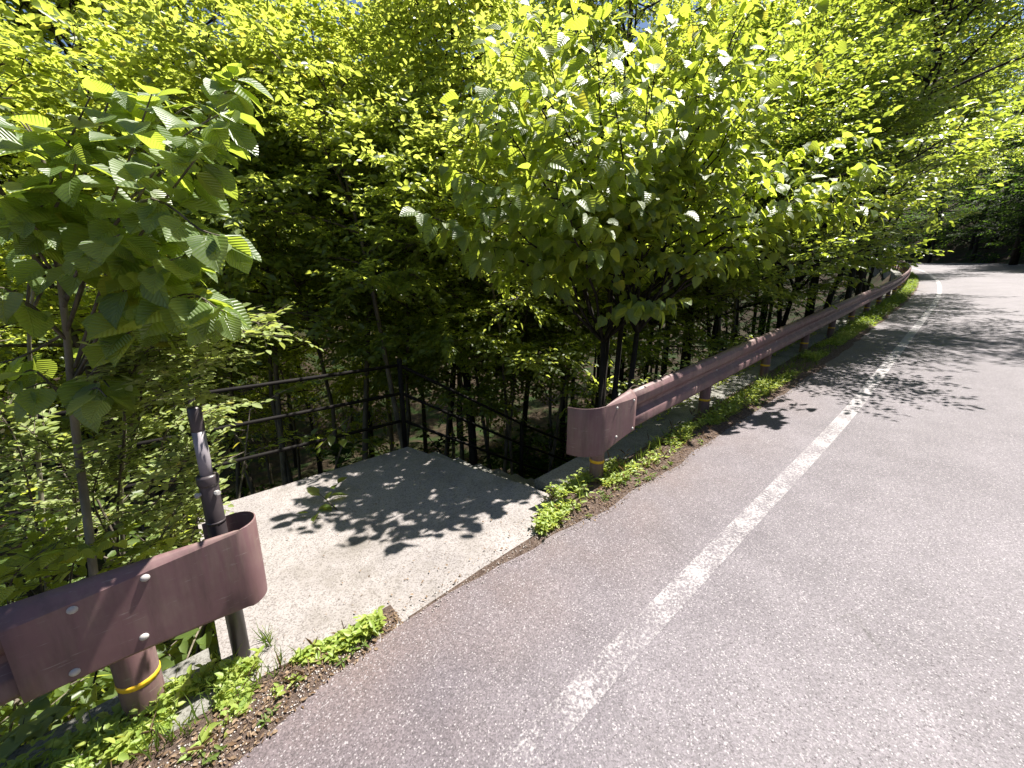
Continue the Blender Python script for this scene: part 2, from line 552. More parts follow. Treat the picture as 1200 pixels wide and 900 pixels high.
# ---- verge of soil between the asphalt and the concrete wall
def verge_dz(q, n_, e, s0, s1, na):
    t = np.clip((n_ - na) / (e - na), 0, 1)
    b = .022 * np.sin(math.pi * np.minimum(1, t * 1.05)) + (vnoise(q * 6, t * 9, 5) + .5) * .02 * (1 - t) + (vnoise(q * 17, t * 21, 9)) * .010 * (1 - t)
    tap = smooth((q - s0) / .35) * smooth((s1 - q) / .35) if na < 0 else .35
    return -.016 + (b + .012 * (t < .99)) * tap
def verge(s0, s1, step, na=-.06):
    q = np.arange(s0, s1 + 1e-6, step)
    f = np.array([0, .1, .2, .32, .44, .56, .68, .8, .9, 1.0])
    e = edge_n(q) + .05
    cols = []
    for t in f:
        n_ = na + (e - na) * t
        cols.append(WA(q, n_, verge_dz(q, n_, e, s0, s1, na)))
    V = np.stack(cols, 1).reshape(-1, 3); k = len(f)
    ii, jj = np.meshgrid(np.arange(len(q) - 1), np.arange(k - 1), indexing='ij'); a = (ii * k + jj).ravel()
    return structure(part('verge', V, np.stack([a, a + k, a + k + 1, a + 1], 1)[:, ::-1], M['soil'], smooth_=True))
verge(-.72, 60, .08)
verge(-9.0, -1.72, .05)
verge(-1.72, -.72, .05, .085)

# ---- concrete retaining walls that carry the guard rails
def wall(s0, s1, n0, n1, depth, label, step=1.9):
    q = np.append(np.arange(s0, s1, .5), s1)
    prof = [(n0, -depth), (n0, -.022), (n0 + .02, -.004), (n1 - .02, -.004), (n1, -.02), (n1, -depth)]
    V = np.stack([WA(q, n_, dz) for n_, dz in prof], 1).reshape(-1, 3)
    k = len(prof); F = grid_faces(len(q), k)
    F += [tuple(range(k)), tuple((len(q) - 1) * k + i for i in range(k))[::-1]]
    o = part('retaining_wall', V, F, M['wall'])
    return tag(o, label, 'wall')
wall(-.33, 60, -.42, -.02, 2.4, 'long concrete wall top under the guard rail beside the road curve')
wall(-10, -2.50, -.45, -.06, 2.2, 'short concrete wall top at the lower left under the near guard rail')

# ---- concrete landing (pavement slab) with its ramped top
def quad_block(name, corners_top, depth, mat, nu=14, nv=14, parent=None, rough=.006, seed=0):
    """corners: (s,n,z) a b c d counter-clockwise; z absolute"""
    a, b, c, d = [np.array((*WA(s, n)[0][:2], z)) for s, n, z in corners_top]
    V = []; r = np.random.RandomState(seed)
    for i in range(nu):
        for j in range(nv):
            u = i / (nu - 1); v = j / (nv - 1)
            p = (a * (1-u) + b * u) * (1-v) + (d * (1-u) + c * u) * v
            V.append(p + np.array((0, 0, (r.rand() - .5) * rough)))
    F = [tuple(f)[::-1] for f in grid_faces(nu, nv)]
    ring = [i * nv for i in range(nu)] + [(nu-1)*nv + j for j in range(1, nv)] + [i * nv + nv - 1 for i in range(nu-2, -1, -1)] + [j for j in range(nv-2, 0, -1)]
    o0 = len(V)
    for i in ring: V.append(V[i] - np.array((0, 0, depth)))
    L = len(ring)
    for i in range(L):
        F.append((ring[i], ring[(i+1) % L], o0 + (i+1) % L, o0 + i))
    return part(name, V, F, mat, parent)
zc = lambda s, dz=0: float(road_z(s)) + dz
SL = .0
slab = quad_block('pavement', [(-2.46, -2.02, -.035), (-.66, -2.02, .02), (-.345, .095, zc(-.345, -.012)), (-2.46, .095, zc(-2.46, -.012))], 1.6, M['slab'], 24, 24)
structure(slab)

# ---- steps going down behind the right-hand guard rail
st = thing('stairs', 'concrete steps leading down from the pale landing behind the guard rail', 'stairs', W(-.6, -1.2, -.15))
for i in range(9):
    s0 = -.655 + i * .30
    z = -.11 - i * .165
    if i == 0:
        cs = [(s0, -1.98, z), (s0 + .31, -1.98, z), (s0 + .31, -.46, z + .10), (s0, -.46, z + .14)]
    else:
        cs = [(s0, -1.98, z), (s0 + .31, -1.98, z), (s0 + .31, -.46, z), (s0, -.46, z)]
    quad_block('step', cs, .8, M['wall'], 5, 8, st, seed=i)

# ================================================================== GUARD RAILS
def beam_geo(path, prof):
    """path: list of (x,y,z0, fx,fy) - plan point, base height, unit front vector; prof(i) -> [(d,z)...]"""
    V = []; k = None
    for i, (x, y, z0, fx, fy) in enumerate(path):
        pr = prof(i); k = len(pr)
        for d, z in pr: V.append((x + fx * d, y + fy * d, z0 + z))
    return V, [f[::-1] for f in grid_faces(len(path), k)]

def frame(s, n):
    p = W(s, n); ph = float(np.interp(s, _S, _PH))
    return p, (math.cos(ph), math.sin(ph)), (math.sin(ph), -math.cos(ph))

WPROF = [(-.004, .315), (.012, .318), (.036, .308), (.052, .290), (.060, .272), (.060, .218), (.054, .204), (.024, .176), (.018, .165),
         (.018, .140), (.024, .129), (.054, .101), (.060, .087), (.060, .033), (.053, .018), (.034, .004), (.016, -.002), (.004, .0)]

def w_beam(parent, s0, s1, n_back, z0, step):
    q = np.append(np.arange(s0, s1, step), s1)
    path = []
    for s in q:
        p, t, f = frame(s, n_back)
        path.append((p.x, p.y, p.z + z0, f[0], f[1]))
    V, F = beam_geo(path, lambda i: WPROF)
    o = part('beam', V, F, M['rail'], parent, smooth_=True, solid=.004)
    o.data.set_sharp_from_angle(angle=R(24))
    return o

def sleeve(parent, s_lap, s_bend, n_front, z_lo, z_hi, radius, turn, tail, sign):
    """flat end piece whose far end curls back behind the rail. sign=+1: curl at larger s"""
    p0, t, f = frame(s_bend, n_front)
    t = Vector((t[0], t[1], 0)) * sign; f = Vector((f[0], f[1], 0))
    L = abs(s_bend - s_lap)
    pts = []
    for u in np.linspace(0, 1, 12):
        q = p0 - t * (L * (1 - u)); pts.append((Vector((q.x, q.y, 0)), f.copy(), (1 - u) * L, q))
    c = p0 - f * radius
    m = 14
    for k in range(1, m + 1):
        an = turn * k / m
        q = c + f * (radius * math.cos(an)) + t * (radius * math.sin(an))
        pts.append((q, f * math.cos(an) + t * math.sin(an), 0, q))
    an = turn; d = -f * math.sin(an) + t * math.cos(an)
    for k in (1, 2, 3):
        q2 = q + d * (tail * k / 3); pts.append((q2, pts[-1][1].copy(), 0, q2))
    path = []
    n_ = len(pts)
    for i, (q, fr, rem, zq) in enumerate(pts):
        path.append((q.x, q.y, float(road_z(SN(np.array([[q.x, q.y]]))[0][0])), fr.x, fr.y))
    def prof(i):
        w_ = max(0.0, min(1.0, 1 - (i - 0) / 13.0)); w_ = w_ * w_ * (3 - 2 * w_)          # 1 at the lap, 0 at the bend
        w_ = 0.25 * w_ + .75 * max(0, 1 - i / 12.0) ** .8
        fl = .058 * w_                                                                    # flange depth
        grow = (1 - w_)
        top = z_hi + .030 * grow; bot = z_lo - .052 * grow ** 1.2
        r = .006
        return [(-fl - .001, top + .052 * w_ + .001), (-fl * .5, top + .030 * w_), (-.006 * w_ - .0012, top + .004 * w_), (0, top - .004),
                (.0005, (top * 2 + bot) / 3), (.0005, (top + bot * 2) / 3), (0, bot + .012), (-.010 * w_ - .001, bot + .001), (-.024 * w_ - .003, bot - .004 * w_)]
    V, F = beam_geo(path, prof)
    if sign < 0: F = [q[::-1] for q in F]
    o = part('end_sleeve', V, F, M['rail'], parent, smooth_=True, solid=.0045)
    o.data.set_sharp_from_angle(angle=R(17))
    return o

def post(parent, s, n, r, z_top, band_z):
    p, t, f = frame(s, n)
    V, F = tube_geo([p + Vector((0, 0, -.25)), p + Vector((0, 0, .02)), p + Vector((0, 0, z_top - .012)), p + Vector((0, 0, z_top))], [r, r, r, r * .93], 20)
    o = part('post', V, F, M['rail'], parent, smooth_=True)
    if band_z:
        V, F = tube_geo([p + Vector((0, 0, band_z)), p + Vector((0, 0, band_z + .024))], [r + .0022] * 2, 20, False)
        part('reflective_band', V, F, M['band'], o, smooth_=True, solid=.002)
    return o

def bolts(parent, lst, n_front, r=.0135):
    for s, z in lst:
        p, t, f = frame(s, n_front)
        c = Vector((p.x, p.y, p.z + z)); fr = Vector((f[0], f[1], 0))
        V1, F1 = tube_geo([c - fr * .006, c + fr * .002], [r * 1.05] * 2, 12)
        V2, F2 = dome_geo(c + fr * .002, fr, r, .55, 12, 3)
        V, F = merge([(V1, F1), (V2, F2)])
        part('bolt', V, F, M['bolt'], parent, smooth_=True)

gl = thing('guardrail', 'near brown guard rail at the lower left with a curled end and one yellow-banded post', 'guardrail', W(-2.7, -.24, 0))
LZ = .375
w_beam(gl, -9.0, -2.88, -.205, LZ, .4)
sleeve(gl, -2.955, -2.335, -.128, LZ - .006, LZ + .282, .085, R(178), .10, +1)
post(gl, -2.715, -.265, .066, .60, .155)
post(gl, -4.65, -.265, .066, .60, .155)
bolts(gl, [(-2.615, .645), (-2.655, .415), (-2.80, .635), (-2.835, .405)], -.128)

gr = thing('guardrail', 'long brown corrugated guard rail following the road into the bend, blunt curved end', 'guardrail', W(0, -.04, 0))
RZ = .352
w_beam(gr, .16, 66, .018, RZ, .35)
sleeve(gr, .285, -.10, .090, RZ - .004, RZ + .282, .20, R(86), .02, -1)
for i in range(32):
    s = .0 + i * 1.93
    if i > 14: s = 28.95 + (i - 15) * 2.0
    post(gr, s, -.052, .056, RZ + .22, .145)
bolts(gr, [(.02, RZ + .262), (.245, RZ + .262), (.03, RZ + .03), (.25, RZ + .03)], .090, .011)
for i in range(1, 10):
    bolts(gr, [(i * 1.93, RZ + .145)], .036, .011)

# ================================================================== STEEL POLE beside the near rail
pp = at(285, 765, 1.49); px_, py_ = -1.262, 1.492
pz = -.01
po = thing('steel_pole', 'dark steel pole with thinner grey upper tube beside the curled rail end', 'pole', (px_, py_, pz))
V, F = tube_geo([(px_, py_, pz - .15), (px_, py_, pz + .40), (px_, py_, pz + .905), (px_, py_, pz + .915)], [.034, .034, .034, .032], 24)
part('lower_tube', V, F, M['pole'], po, smooth_=True)
V, F = tube_geo([(px_, py_, pz + .85), (px_, py_, pz + 1.11)], [.0225] * 2, 20); part('upper_tube', V, F, M['pole_top'], po, smooth_=True)
V, F = tube_geo([(px_, py_, pz + 1.105), (px_, py_, pz + 1.12), (px_, py_, pz + 1.205), (px_, py_, pz + 1.212)], [.022, .0235, .0235, .018], 20); part('end_cap', V, F, M['pole'], po, smooth_=True)
V, F = tube_geo([(px_, py_, pz + .875), (px_, py_, pz + .885), (px_, py_, pz + .912), (px_, py_, pz + .92)], [.036, .0385, .0385, .035], 24); part('collar', V, F, M['pole'], po, smooth_=True)
V, F = tube_geo([(px_, py_, pz + .70), (px_, py_, pz + .712)], [.0352] * 2, 24); part('weld_ring', V, F, M['pole'], po, smooth_=True)
for d in (Vector((.55, -.2, 0)), Vector((-.35, -.6, 0))):
    d.normalize(); c = Vector((px_, py_, pz + .845)) + d * .031
    V, F = merge([tube_geo([c, c + d * .022], [.008] * 2, 8), tube_geo([c + d * .010, c + d * .02], [.0115] * 2, 6)])
    part('bolt', V, F, M['bolt'], po)

# ================================================================== PIPE RAILING round the landing and down the steps
fe = thing('pipe_railing', 'black three-bar pipe railing round the concrete landing and down the steps', 'railing', W(-.66, -2.08, -.1))
def fpt(s, z): p = W(s, -2.08); return Vector((p.x, p.y, z))
def step_z(s): return -.11 - max(0.0, (s + .655)) / .30 * .165
for s, zb in ((-4.0, -.5), (-2.35, -.4), (-.66, -.4)):
    V, F = tube_geo([fpt(s, zb), fpt(s, .97)], .026, 10); part('post', V, F, M['fence'], fe, smooth_=True)
for s in (1.06, 2.3):
    V, F = tube_geo([fpt(s, step_z(s) - .35), fpt(s, step_z(s) + .95)], .026, 10); part('post', V, F, M['fence'], fe, smooth_=True)
for h in (.90, .60, .30):
    V, F = tube_geo([fpt(-4.0, h - .04), fpt(-2.35, h - .02), fpt(-.66, h)], .017, 8); part('rail', V, F, M['fence'], fe, smooth_=True)
    V, F = tube_geo([fpt(-.66, h), fpt(1.06, step_z(1.06) + h + .02), fpt(2.3, step_z(2.3) + h + .02)], .017, 8); part('rail', V, F, M['fence'], fe, smooth_=True)

# ================================================================== VEGETATION TOOLS
def unit(a):
    return a / np.maximum(np.linalg.norm(a, axis=-1, keepdims=True), 1e-9)

# leaf templates: (u across, v along, w up) and faces; quads on each side of the midrib
T_SMALL = (np.array([(0, 0, 0), (.42, .30, .10), (.36, .66, .08), (0, 1, -.06), (-.36, .66, .08), (-.42, .30, .10)]),
           np.array([(0, 1, 2, 3), (0, 3, 4, 5)]))
T_HEART = (np.array([(0, .0, 0), (0, .5, -.02), (0, 1.0, -.17), (.33, -.03, .06), (.50, .30, .09), (.30, .70, .01),
                     (-.33, -.03, .06), (-.50, .30, .09), (-.30, .70, .01)]),
           np.array([(0, 3, 4, 1), (1, 4, 5, 2), (0, 1, 7, 6), (1, 2, 8, 7)]))
T_BLADE = (np.array([(-.5, 0, 0), (.5, 0, 0), (.42, .5, .10), (-.42, .5, .10), (0.02, 1, -.12), (-.02, 1, -.12)]),
           np.array([(0, 1, 2, 3), (3, 2, 4, 5)]))
T_NEEDLE = (np.array([(0, 0, 0), (.5, .25, -.05), (.25, 1, -.12), (-.25, 1, -.12), (-.5, .25, -.05), (0, .6, .06)]),
            np.array([(0, 1, 2, 5), (0, 5, 3, 4)]))

def leaves(tpl, P, D, N, L, Wd):
    """P base points, D direction along the leaf, N leaf normal -> V, F (quads; tris as degenerate-free quads)"""
    T, Q = tpl[0], tpl[1]
    D = unit(D); S = unit(np.cross(D, N)); Nn = np.cross(S, D)
    n = len(P)
    L = np.broadcast_to(L, (n,)); Wd = np.broadcast_to(Wd, (n,))
    V = (P[:, None, :] + S[:, None, :] * (T[None, :, 0:1] * Wd[:, None, None]) + D[:, None, :] * (T[None, :, 1:2] * L[:, None, None])
         + Nn[:, None, :] * (T[None, :, 2:3] * L[:, None, None]))
    F = (Q[None] + (np.arange(n) * len(T))[:, None, None]).reshape(-1, Q.shape[1])
    uv = np.tile(np.stack([T[:, 0] * 2, T[:, 1]], 1), (n, 1))
    return V.reshape(-1, 3), F, uv

def polycurve(p0, d0, length, k, rng, bend=.25, grav=0.0):
    """wandering polyline"""
    pts = [np.array(p0, float)]; d = unit(np.array(d0, float))
    for i in range(k):
        d = unit(d + rng.normal(0, bend / k ** .5, 3) + np.array((0, 0, grav / k)))
        pts.append(pts[-1] + d * (length / k))
    return np.array(pts)

def along(pts, t):
    k = len(pts) - 1; f = min(max(t, 0), .9999) * k; i = int(f)
    p = pts[i] + (pts[i+1] - pts[i]) * (f - i)
    return p, unit(pts[i+1] - pts[i])

def twig_leaves(tw, rng, spacing, leaf_L, spread=.9, tilt=.35, droop=.25, wid=.62, tpl=T_SMALL, pair=False, bias=(0, 0, 0)):
    """tw: (M,7) start(3) dir(3) length -> leaf arrays set alternately along every twig"""
    P = []; D = []; N = []; Ls = []
    st = tw[:, :3]; dr = unit(tw[:, 3:6]); ln = tw[:, 6]
    cnt = np.maximum(2, (ln / spacing).astype(int))
    idx = np.repeat(np.arange(len(tw)), cnt)
    pos = np.concatenate([(np.arange(c) + .6) / c for c in cnt])
    side = np.concatenate([np.where(np.arange(c) % 2 == 0, 1.0, -1.0) for c in cnt])
    last = np.concatenate([np.arange(c) == c - 1 for c in cnt])
    if pair:
        idx = np.repeat(idx, 2); pos = np.repeat(pos, 2); last = np.repeat(last, 2); side = np.tile([1.0, -1.0], len(idx) // 2)
    d = dr[idx]; p = st[idx] + d * (ln[idx] * pos)[:, None]
    p[:, 2] -= .10 * ln[idx] * pos ** 2
    up = np.tile((0, 0, 1.0), (len(d), 1))
    sd = unit(np.cross(d, up)) * side[:, None]
    a = np.where(last, .15, spread)[:, None] * (1 + rng.normal(0, .25, (len(d), 1)))
    ld = unit(d * np.cos(a) + sd * np.sin(a) + rng.normal(0, .16, d.shape) + np.array((0, 0, -1.0)) * (droop * (.4 + rng.rand(len(d), 1))))
    nn_ = unit(up + np.array(bias) + rng.normal(0, tilt, d.shape))
    nn_ = unit(nn_ - ld * (nn_ * ld).sum(1, keepdims=True))
    L = leaf_L * (.65 + .6 * rng.rand(len(d)))
    return p, ld, nn_, L

def grow(rng, height, spread, first=.3, limbs=14, sub=6, trunk_r=.07, up=(.2, .8), trunk_bend=.12, lean=(0, 0), top_taper=.55,
         twig=(.25, .5), twig_n=6, arch=-.35, flat=.35, low_len=.8):
    """-> tubes [(pts, radii)], trunk tube, twigs (M,7); base at the origin"""
    trunk = polycurve((0, 0, 0), (lean[0], lean[1], 1), height, 9, rng, trunk_bend)
    tr = np.linspace(trunk_r, trunk_r * .16, 10)
    tubes = []; tw = []
    az = rng.rand() * 6.28
    for i in range(limbs):
        t = first + (1 - first) * (i + .5) / limbs
        p, d = along(trunk, t)
        az += 2.4 + rng.normal(0, .35)
        h = (t - first) / (1 - first)
        prof = (low_len + (1 - low_len) * min(1, h / .3)) * (1 - top_taper * max(0, h - .3) / .7)
        ln = spread * prof * (.75 + .5 * rng.rand())
        el = up[0] + (up[1] - up[0]) * h + rng.normal(0, .12)
        dv = np.array((math.cos(az) * math.cos(el), math.sin(az) * math.cos(el), math.sin(el)))
        q = polycurve(p, dv, ln, 6, rng, .35, arch)
        r0 = trunk_r * (.42 - .2 * h)
        tubes.append((q, np.linspace(r0, r0 * .15, 7)))
        for j in range(sub):
            tt = .22 + .76 * (j + rng.rand() * .6) / sub
            p2, d2 = along(q, tt)
            sgn = 1 if j % 2 else -1
            sd = unit(np.cross(d2, (0, 0, 1)))
            dv2 = unit(d2 * .75 + sd * sgn * (.5 + .5 * rng.rand()) + np.array((0, 0, rng.normal(.05, flat))))
            l2 = ln * (.28 + .25 * rng.rand()) * (1.1 - .5 * tt)
            q2 = polycurve(p2, dv2, l2, 4, rng, .35, arch * .6)
            tubes.append((q2, np.linspace(r0 * .30, r0 * .06, 5)))
            for m in range(twig_n):
                p3, d3 = along(q2, .1 + .9 * (m + .5) / twig_n)
                sg = 1 if m % 2 else -1
                s3 = unit(np.cross(d3, (0, 0, 1)))
                dv3 = unit(d3 * .7 + s3 * sg * (.4 + .5 * rng.rand()) + np.array((0, 0, rng.normal(0, flat * .7))))
                tw.append((*p3, *dv3, twig[0] + (twig[1] - twig[0]) * rng.rand()))
        p3, d3 = along(q, .99)
        tw.append((*p3, *d3, twig[1]))
    p3, d3 = along(trunk, .99); tw.append((*p3, *d3, twig[1]))
    return (trunk, tr), tubes, np.array(tw)

def tree_meshes(name, seed, leaf_L, spacing, bark, leafm, tilt=.35, droop=.25, trunk_sides=9, twig_tubes=False, wid=.62, tpl=T_SMALL, cull=None, **kw):
    rng = np.random.RandomState(seed)
    tk, tubes, tw = grow(rng, **kw)
    V, F = tube_geo(tk[0], tk[1], trunk_sides)
    V[:trunk_sides] = [v + Vector((0, 0, -.5)) for v in V[:trunk_sides]]
    trunk = mesh_data(name + '_trunk', V, F, True); trunk.materials.append(bark)
    V, F = merge([tube_geo(p, r, 4, False) for p, r in tubes])
    br = mesh_data(name + '_branches', V, F, True); br.materials.append(bark)
    P, D, N, L = twig_leaves(tw, rng, spacing, leaf_L, tilt=tilt, droop=droop)
    V, F, uv = leaves(tpl, P, D, N, L, L * wid)
    cr = mesh_data(name + '_crown', V, F, False); cr.materials.append(leafm)
    return trunk, br, cr, len(P)

def place_tree(meshes, name, label, cat, x, y, z=None, rot=0.0, scale=1.0, zs=1.0, group=None, sink=.1):
    if z is None: z = gz(x, y) - sink
    t = thing(name, label, cat, (x, y, z), group)
    t.rotation_euler = (0, 0, rot); t.scale = (scale, scale, scale * zs)
    obj('trunk', meshes[0], None, t); obj('branches', meshes[1], None, t); obj('crown', meshes[2], None, t)
    return t

# ================================================================== FOREST TREES (variants, then copies)
VAR = []
specs = [
    dict(seed=1, height=10.5, spread=2.9, first=.52, limbs=26, sub=10, twig_n=8, trunk_r=.075, leaf_L=.095, spacing=.044),
    dict(seed=2, height=12.0, spread=3.1, first=.52, limbs=28, sub=10, twig_n=8, trunk_r=.09, leaf_L=.100, spacing=.046),
    dict(seed=3, height=9.5, spread=2.6, first=.50, limbs=26, sub=9, twig_n=8, trunk_r=.055, leaf_L=.085, spacing=.042, trunk_bend=.2),
    dict(seed=4, height=13.0, spread=3.4, first=.50, limbs=28, sub=10, twig_n=8, trunk_r=.11, leaf_L=.105, spacing=.048),
    dict(seed=5, height=8.5, spread=2.3, first=.45, limbs=24, sub=10, twig_n=8, trunk_r=.045, leaf_L=.080, spacing=.042, trunk_bend=.25),
]
for i, sp in enumerate(specs):
    VAR.append(tree_meshes('forest_tree', bark=[M['bark'], M['bark_dark']][i % 2], leafm=[M['leaf_back'], M['leaf_small']][i % 2], tilt=.75, **sp))

NAR = [tree_meshes('slope_tree', bark=[M['bark'], M['bark_dark'], M['bark']][i], leafm=[M['leaf_small'], M['leaf_back'], M['leaf_back']][i], tilt=.7, seed=101 + i, height=h_, spread=1.65, first=f_,
                   limbs=22, sub=8, twig_n=7, trunk_r=r_, leaf_L=.09, spacing=.048, trunk_bend=b_) for i, (h_, f_, r_, b_) in enumerate([(8.8, .60, .06, .10), (9.8, .62, .10, .07), (8.0, .57, .045, .22)])]
# trees whose stems show between the landing and the valley: (photo x of the stem, distance, variant, turn, scale, label)
front = [
    (405, 5.6, NAR[0], .4, 1.0, 'slim grey-brown tree standing just behind the landing railing, left of its corner'),
    (378, 6.6, NAR[2], 2.1, 1.1, 'thin tree behind the slim tree at the landing railing'),
    (558, 6.4, NAR[1], 1.2, 1.0, 'thickest dark trunk among the stems behind the steps'),
    (590, 7.4, NAR[0], 3.3, .95, 'slender tree just right of the thickest dark trunk behind the steps'),
    (612, 5.8, NAR[2], 5.0, .8, 'crooked thin tree rising beside the stair handrail'),
    (574, 6.0, NAR[2], 2.2, .9, 'thin stem crowded against the thickest dark trunk behind the steps'),
    (714, 7.0, NAR[1], 4.0, .8, 'dark tree behind the blunt end of the long guard rail'),
    (645, 8.5, NAR[0], 1.0, 1.0, 'pale thin tree seen between the steps and the blunt rail end'),
    (850, 9.0, NAR[0], 1.7, .95, 'pale-stemmed tree behind the middle of the long guard rail'),
    (470, 9.0, VAR[2], .2, .95, 'tall tree seen past the corner post of the railing'),
    (300, 7.5, NAR[0], 2.6, 1.1, 'leafy tree in the shade left of the landing'),
    (240, 6.0, NAR[2], 3.6, 1.1, 'slim leafy tree between the steel pole and the railing'),
    (165, 5.6, NAR[0], 4.4, 1.1, 'leafy small tree behind the big pleated leaves'),
    (40, 4.8, NAR[2], .9, 1.15, 'bushy tree at the left edge behind the pleated leaves'),
    (225, 10.5, VAR[0], 5.6, 1.0, 'tall tree deep in the wood left of the landing'),
    (-60, 6.2, NAR[1], 3.0, 1.1, 'sunlit tree at the top left corner'),
    (340, 9.0, VAR[4], 1.3, 1.1, 'bushy tree behind the thin stems left of the landing'),
    (60, 9.5, VAR[3], 1.6, 1.55, 'tall tree whose crown fills the top left of the view'),
    (-60, 11.0, VAR[1], .5, 1.7, 'tall tree at the far left behind the sunlit corner tree'),
    (170, 12.0, VAR[3], 4.6, 1.6, 'tall tree behind the slim leafy tree by the steel pole'),
    (270, 13.0, VAR[1], 3.6, 1.75, 'tall tree far behind the railing, left of the landing'),
    (430, 11.0, VAR[3], 5.9, 1.0, 'tall added shade tree far behind the slim tree at the railing'),  # added to shade the undergrowth behind the railing
    (730, 10.5, VAR[0], .9, 1.0, 'added shade tree far behind the dark tree at the rail end'),  # added so its shadow darkens the understory
    (820, 12.0, VAR[1], 1.9, .95, 'tall added shade tree behind the pale-stemmed tree'),  # also added for the shade it throws on the understory
    (490, 4.9, NAR[0], 2.3, .85, 'added small-leaved shade tree close behind the corner post of the railing'),  # added so its crown shades the railing and back of the landing
    (540, 7.0, NAR[2], 1.9, .95, 'very thin stem left of the thickest dark trunk behind the steps'),
    (603, 8.0, NAR[2], 4.9, 1.0, 'very thin stem between the slender tree and the crooked tree'),
    (628, 6.6, NAR[0], 5.3, .85, 'straight thin stem just right of the crooked tree at the handrail'),
    (452, 6.2, NAR[2], 3.1, 1.0, 'thin stem between the slim tree and the railing corner post'),
    (505, 7.6, NAR[0], .3, .95, 'thin straight stem just right of the railing corner post'),
    (735, 7.6, NAR[2], 2.7, .95, 'thin stem right of the dark tree behind the blunt rail end'),
    (762, 8.6, NAR[0], 3.9, .95, 'thin straight stem behind the long rail, left of the pale-stemmed tree'),
    (350, 5.4, NAR[2], 5.7, 1.0, 'thin stem in shadow behind the far left edge of the landing'),
    (310, 5.0, NAR[0], 1.1, .9, 'grey stem in shadow beyond the landing, right of the steel pole'),
    (520, 12.5, VAR[1], 1.0, 1.0, 'tall tree on the valley slope past the steps'),
    (660, 13.0, VAR[3], 2.0, .95, 'tall tree on the valley slope behind the blunt rail end'),
    (110, 8.5, VAR[0], 2.4, .95, 'tall tree in the wood behind the bushy tree at the left edge'),
]
for px, dep, v, rot, scl, lab in front:
    p = at(px, 500, dep)
    t = place_tree(v, 'forest_tree', lab, 'tree', p.x, p.y, None, rot, scl, group='trees on the slope below the road')
    if lab.startswith('pale'):
        tk_ = [c for c in t.children if c.name.startswith('trunk')][0]
        tk_.material_slots[0].link = 'OBJECT'; tk_.material_slots[0].material = M['bark_pale']

# the wood further down and across: many alike
rr = np.random.RandomState(77)
far_pts = []
tries = 0
while len(far_pts) < 36 and tries < 6000:
    tries += 1
    azm = rr.uniform(-64, 38); dist = rr.uniform(13, 34)
    x = dist * math.sin(R(azm)); y = dist * math.cos(R(azm))
    s_, n_ = SN(np.array([[x, y]]))
    if n_[0] > -5.0: continue
    if any((x - a) ** 2 + (y - b) ** 2 < (2.3 + dist * .03) ** 2 for a, b in far_pts): continue
    far_pts.append((x, y))
for x, y in far_pts:
    place_tree(VAR[rr.choice([0, 1, 3, 3])], 'forest_tree', 'leafy tree in the dense wood filling the valley behind the railing', 'tree', x, y, None, rr.rand() * 6.28,
               1.0 + .5 * rr.rand(), group='dense wood in the valley')

# ================================================================== SHRUB WITH LARGE PLEATED LEAVES (left foreground)
def big_leaf_mesh(name, mat, droop, fold, curl, seed, prof=None, heart=False):
    vs_ = [0, .12, .32, .54, .76, .91, 1.0]
    ws_ = [.03, .33, .48, .46, .31, .14, .0] if not heart else [.16, .44, .50, .43, .27, .11, .0]
    us_ = [-1, -.5, 0, .5, 1]
    r = np.random.RandomState(seed)
    V = []; U = []
    for v, w_ in zip(vs_, ws_):
        for u in us_:
            edge = 0.03 * r.normal() if abs(u) == 1 else 0
            x = u * (w_ + edge * (0 < v < 1)); y = v + (-.05 * abs(u) if heart and v < .1 else 0)
            z = fold * abs(u) * w_ * 2 - droop * v * v + curl * abs(u) ** 2 * v * (1 - v) + r.normal() * .006
            V.append((x, y, z)); U.append((x * 2, y))
    F = [f[::-1] for f in grid_faces(len(vs_), 5)]
    # short stalk
    o = len(V)
    V += [(-.012, -.22, .02), (.012, -.22, .02), (.012, .02, 0), (-.012, .02, 0)]; U += [(0, 0)] * 4
    F.append((o, o + 1, o + 2, o + 3))
    me = mesh_data(name, V, F, True, U); me.materials.append(mat)
    return me

def leaf_matrix(P, D, N, L, wid=1.0):
    D = Vector(D).normalized(); N = Vector(N); S = D.cross(N).normalized(); N = S.cross(D)
    m = Matrix((S * (L * wid), D * L, N * L)).transposed().to_4x4()
    m.translation = Vector(P)
    return m

def leaf_objects(parent, meshes, P, D, N, L, rng, wid=.8):
    off = Vector(parent.location)
    for k in range(len(P)):
        o = bpy.data.objects.new('leaf', meshes[k % len(meshes)])
        COL.objects.link(o); o.parent = parent
        o.matrix_local = leaf_matrix(Vector(P[k]) - off, D[k], N[k], L[k], wid * rng.uniform(.88, 1.12))

def pxline(pts, k=5):
    """catmull-rom through (px, py, depth) points"""
    q = [np.array(at(*p)) for p in pts]
    q = [q[0] * 2 - q[1]] + q + [q[-1] * 2 - q[-2]]
    out = []
    for i in range(1, len(q) - 2):
        for t in np.linspace(0, 1, k, endpoint=False):
            a, b, c, d = q[i-1], q[i], q[i+1], q[i+2]
            out.append(.5 * ((2*b) + (-a + c)*t + (2*a - 5*b + 4*c - d)*t*t + (-a + 3*b - 3*c + d)*t**3))
    out.append(q[-2])
    return np.array(out)

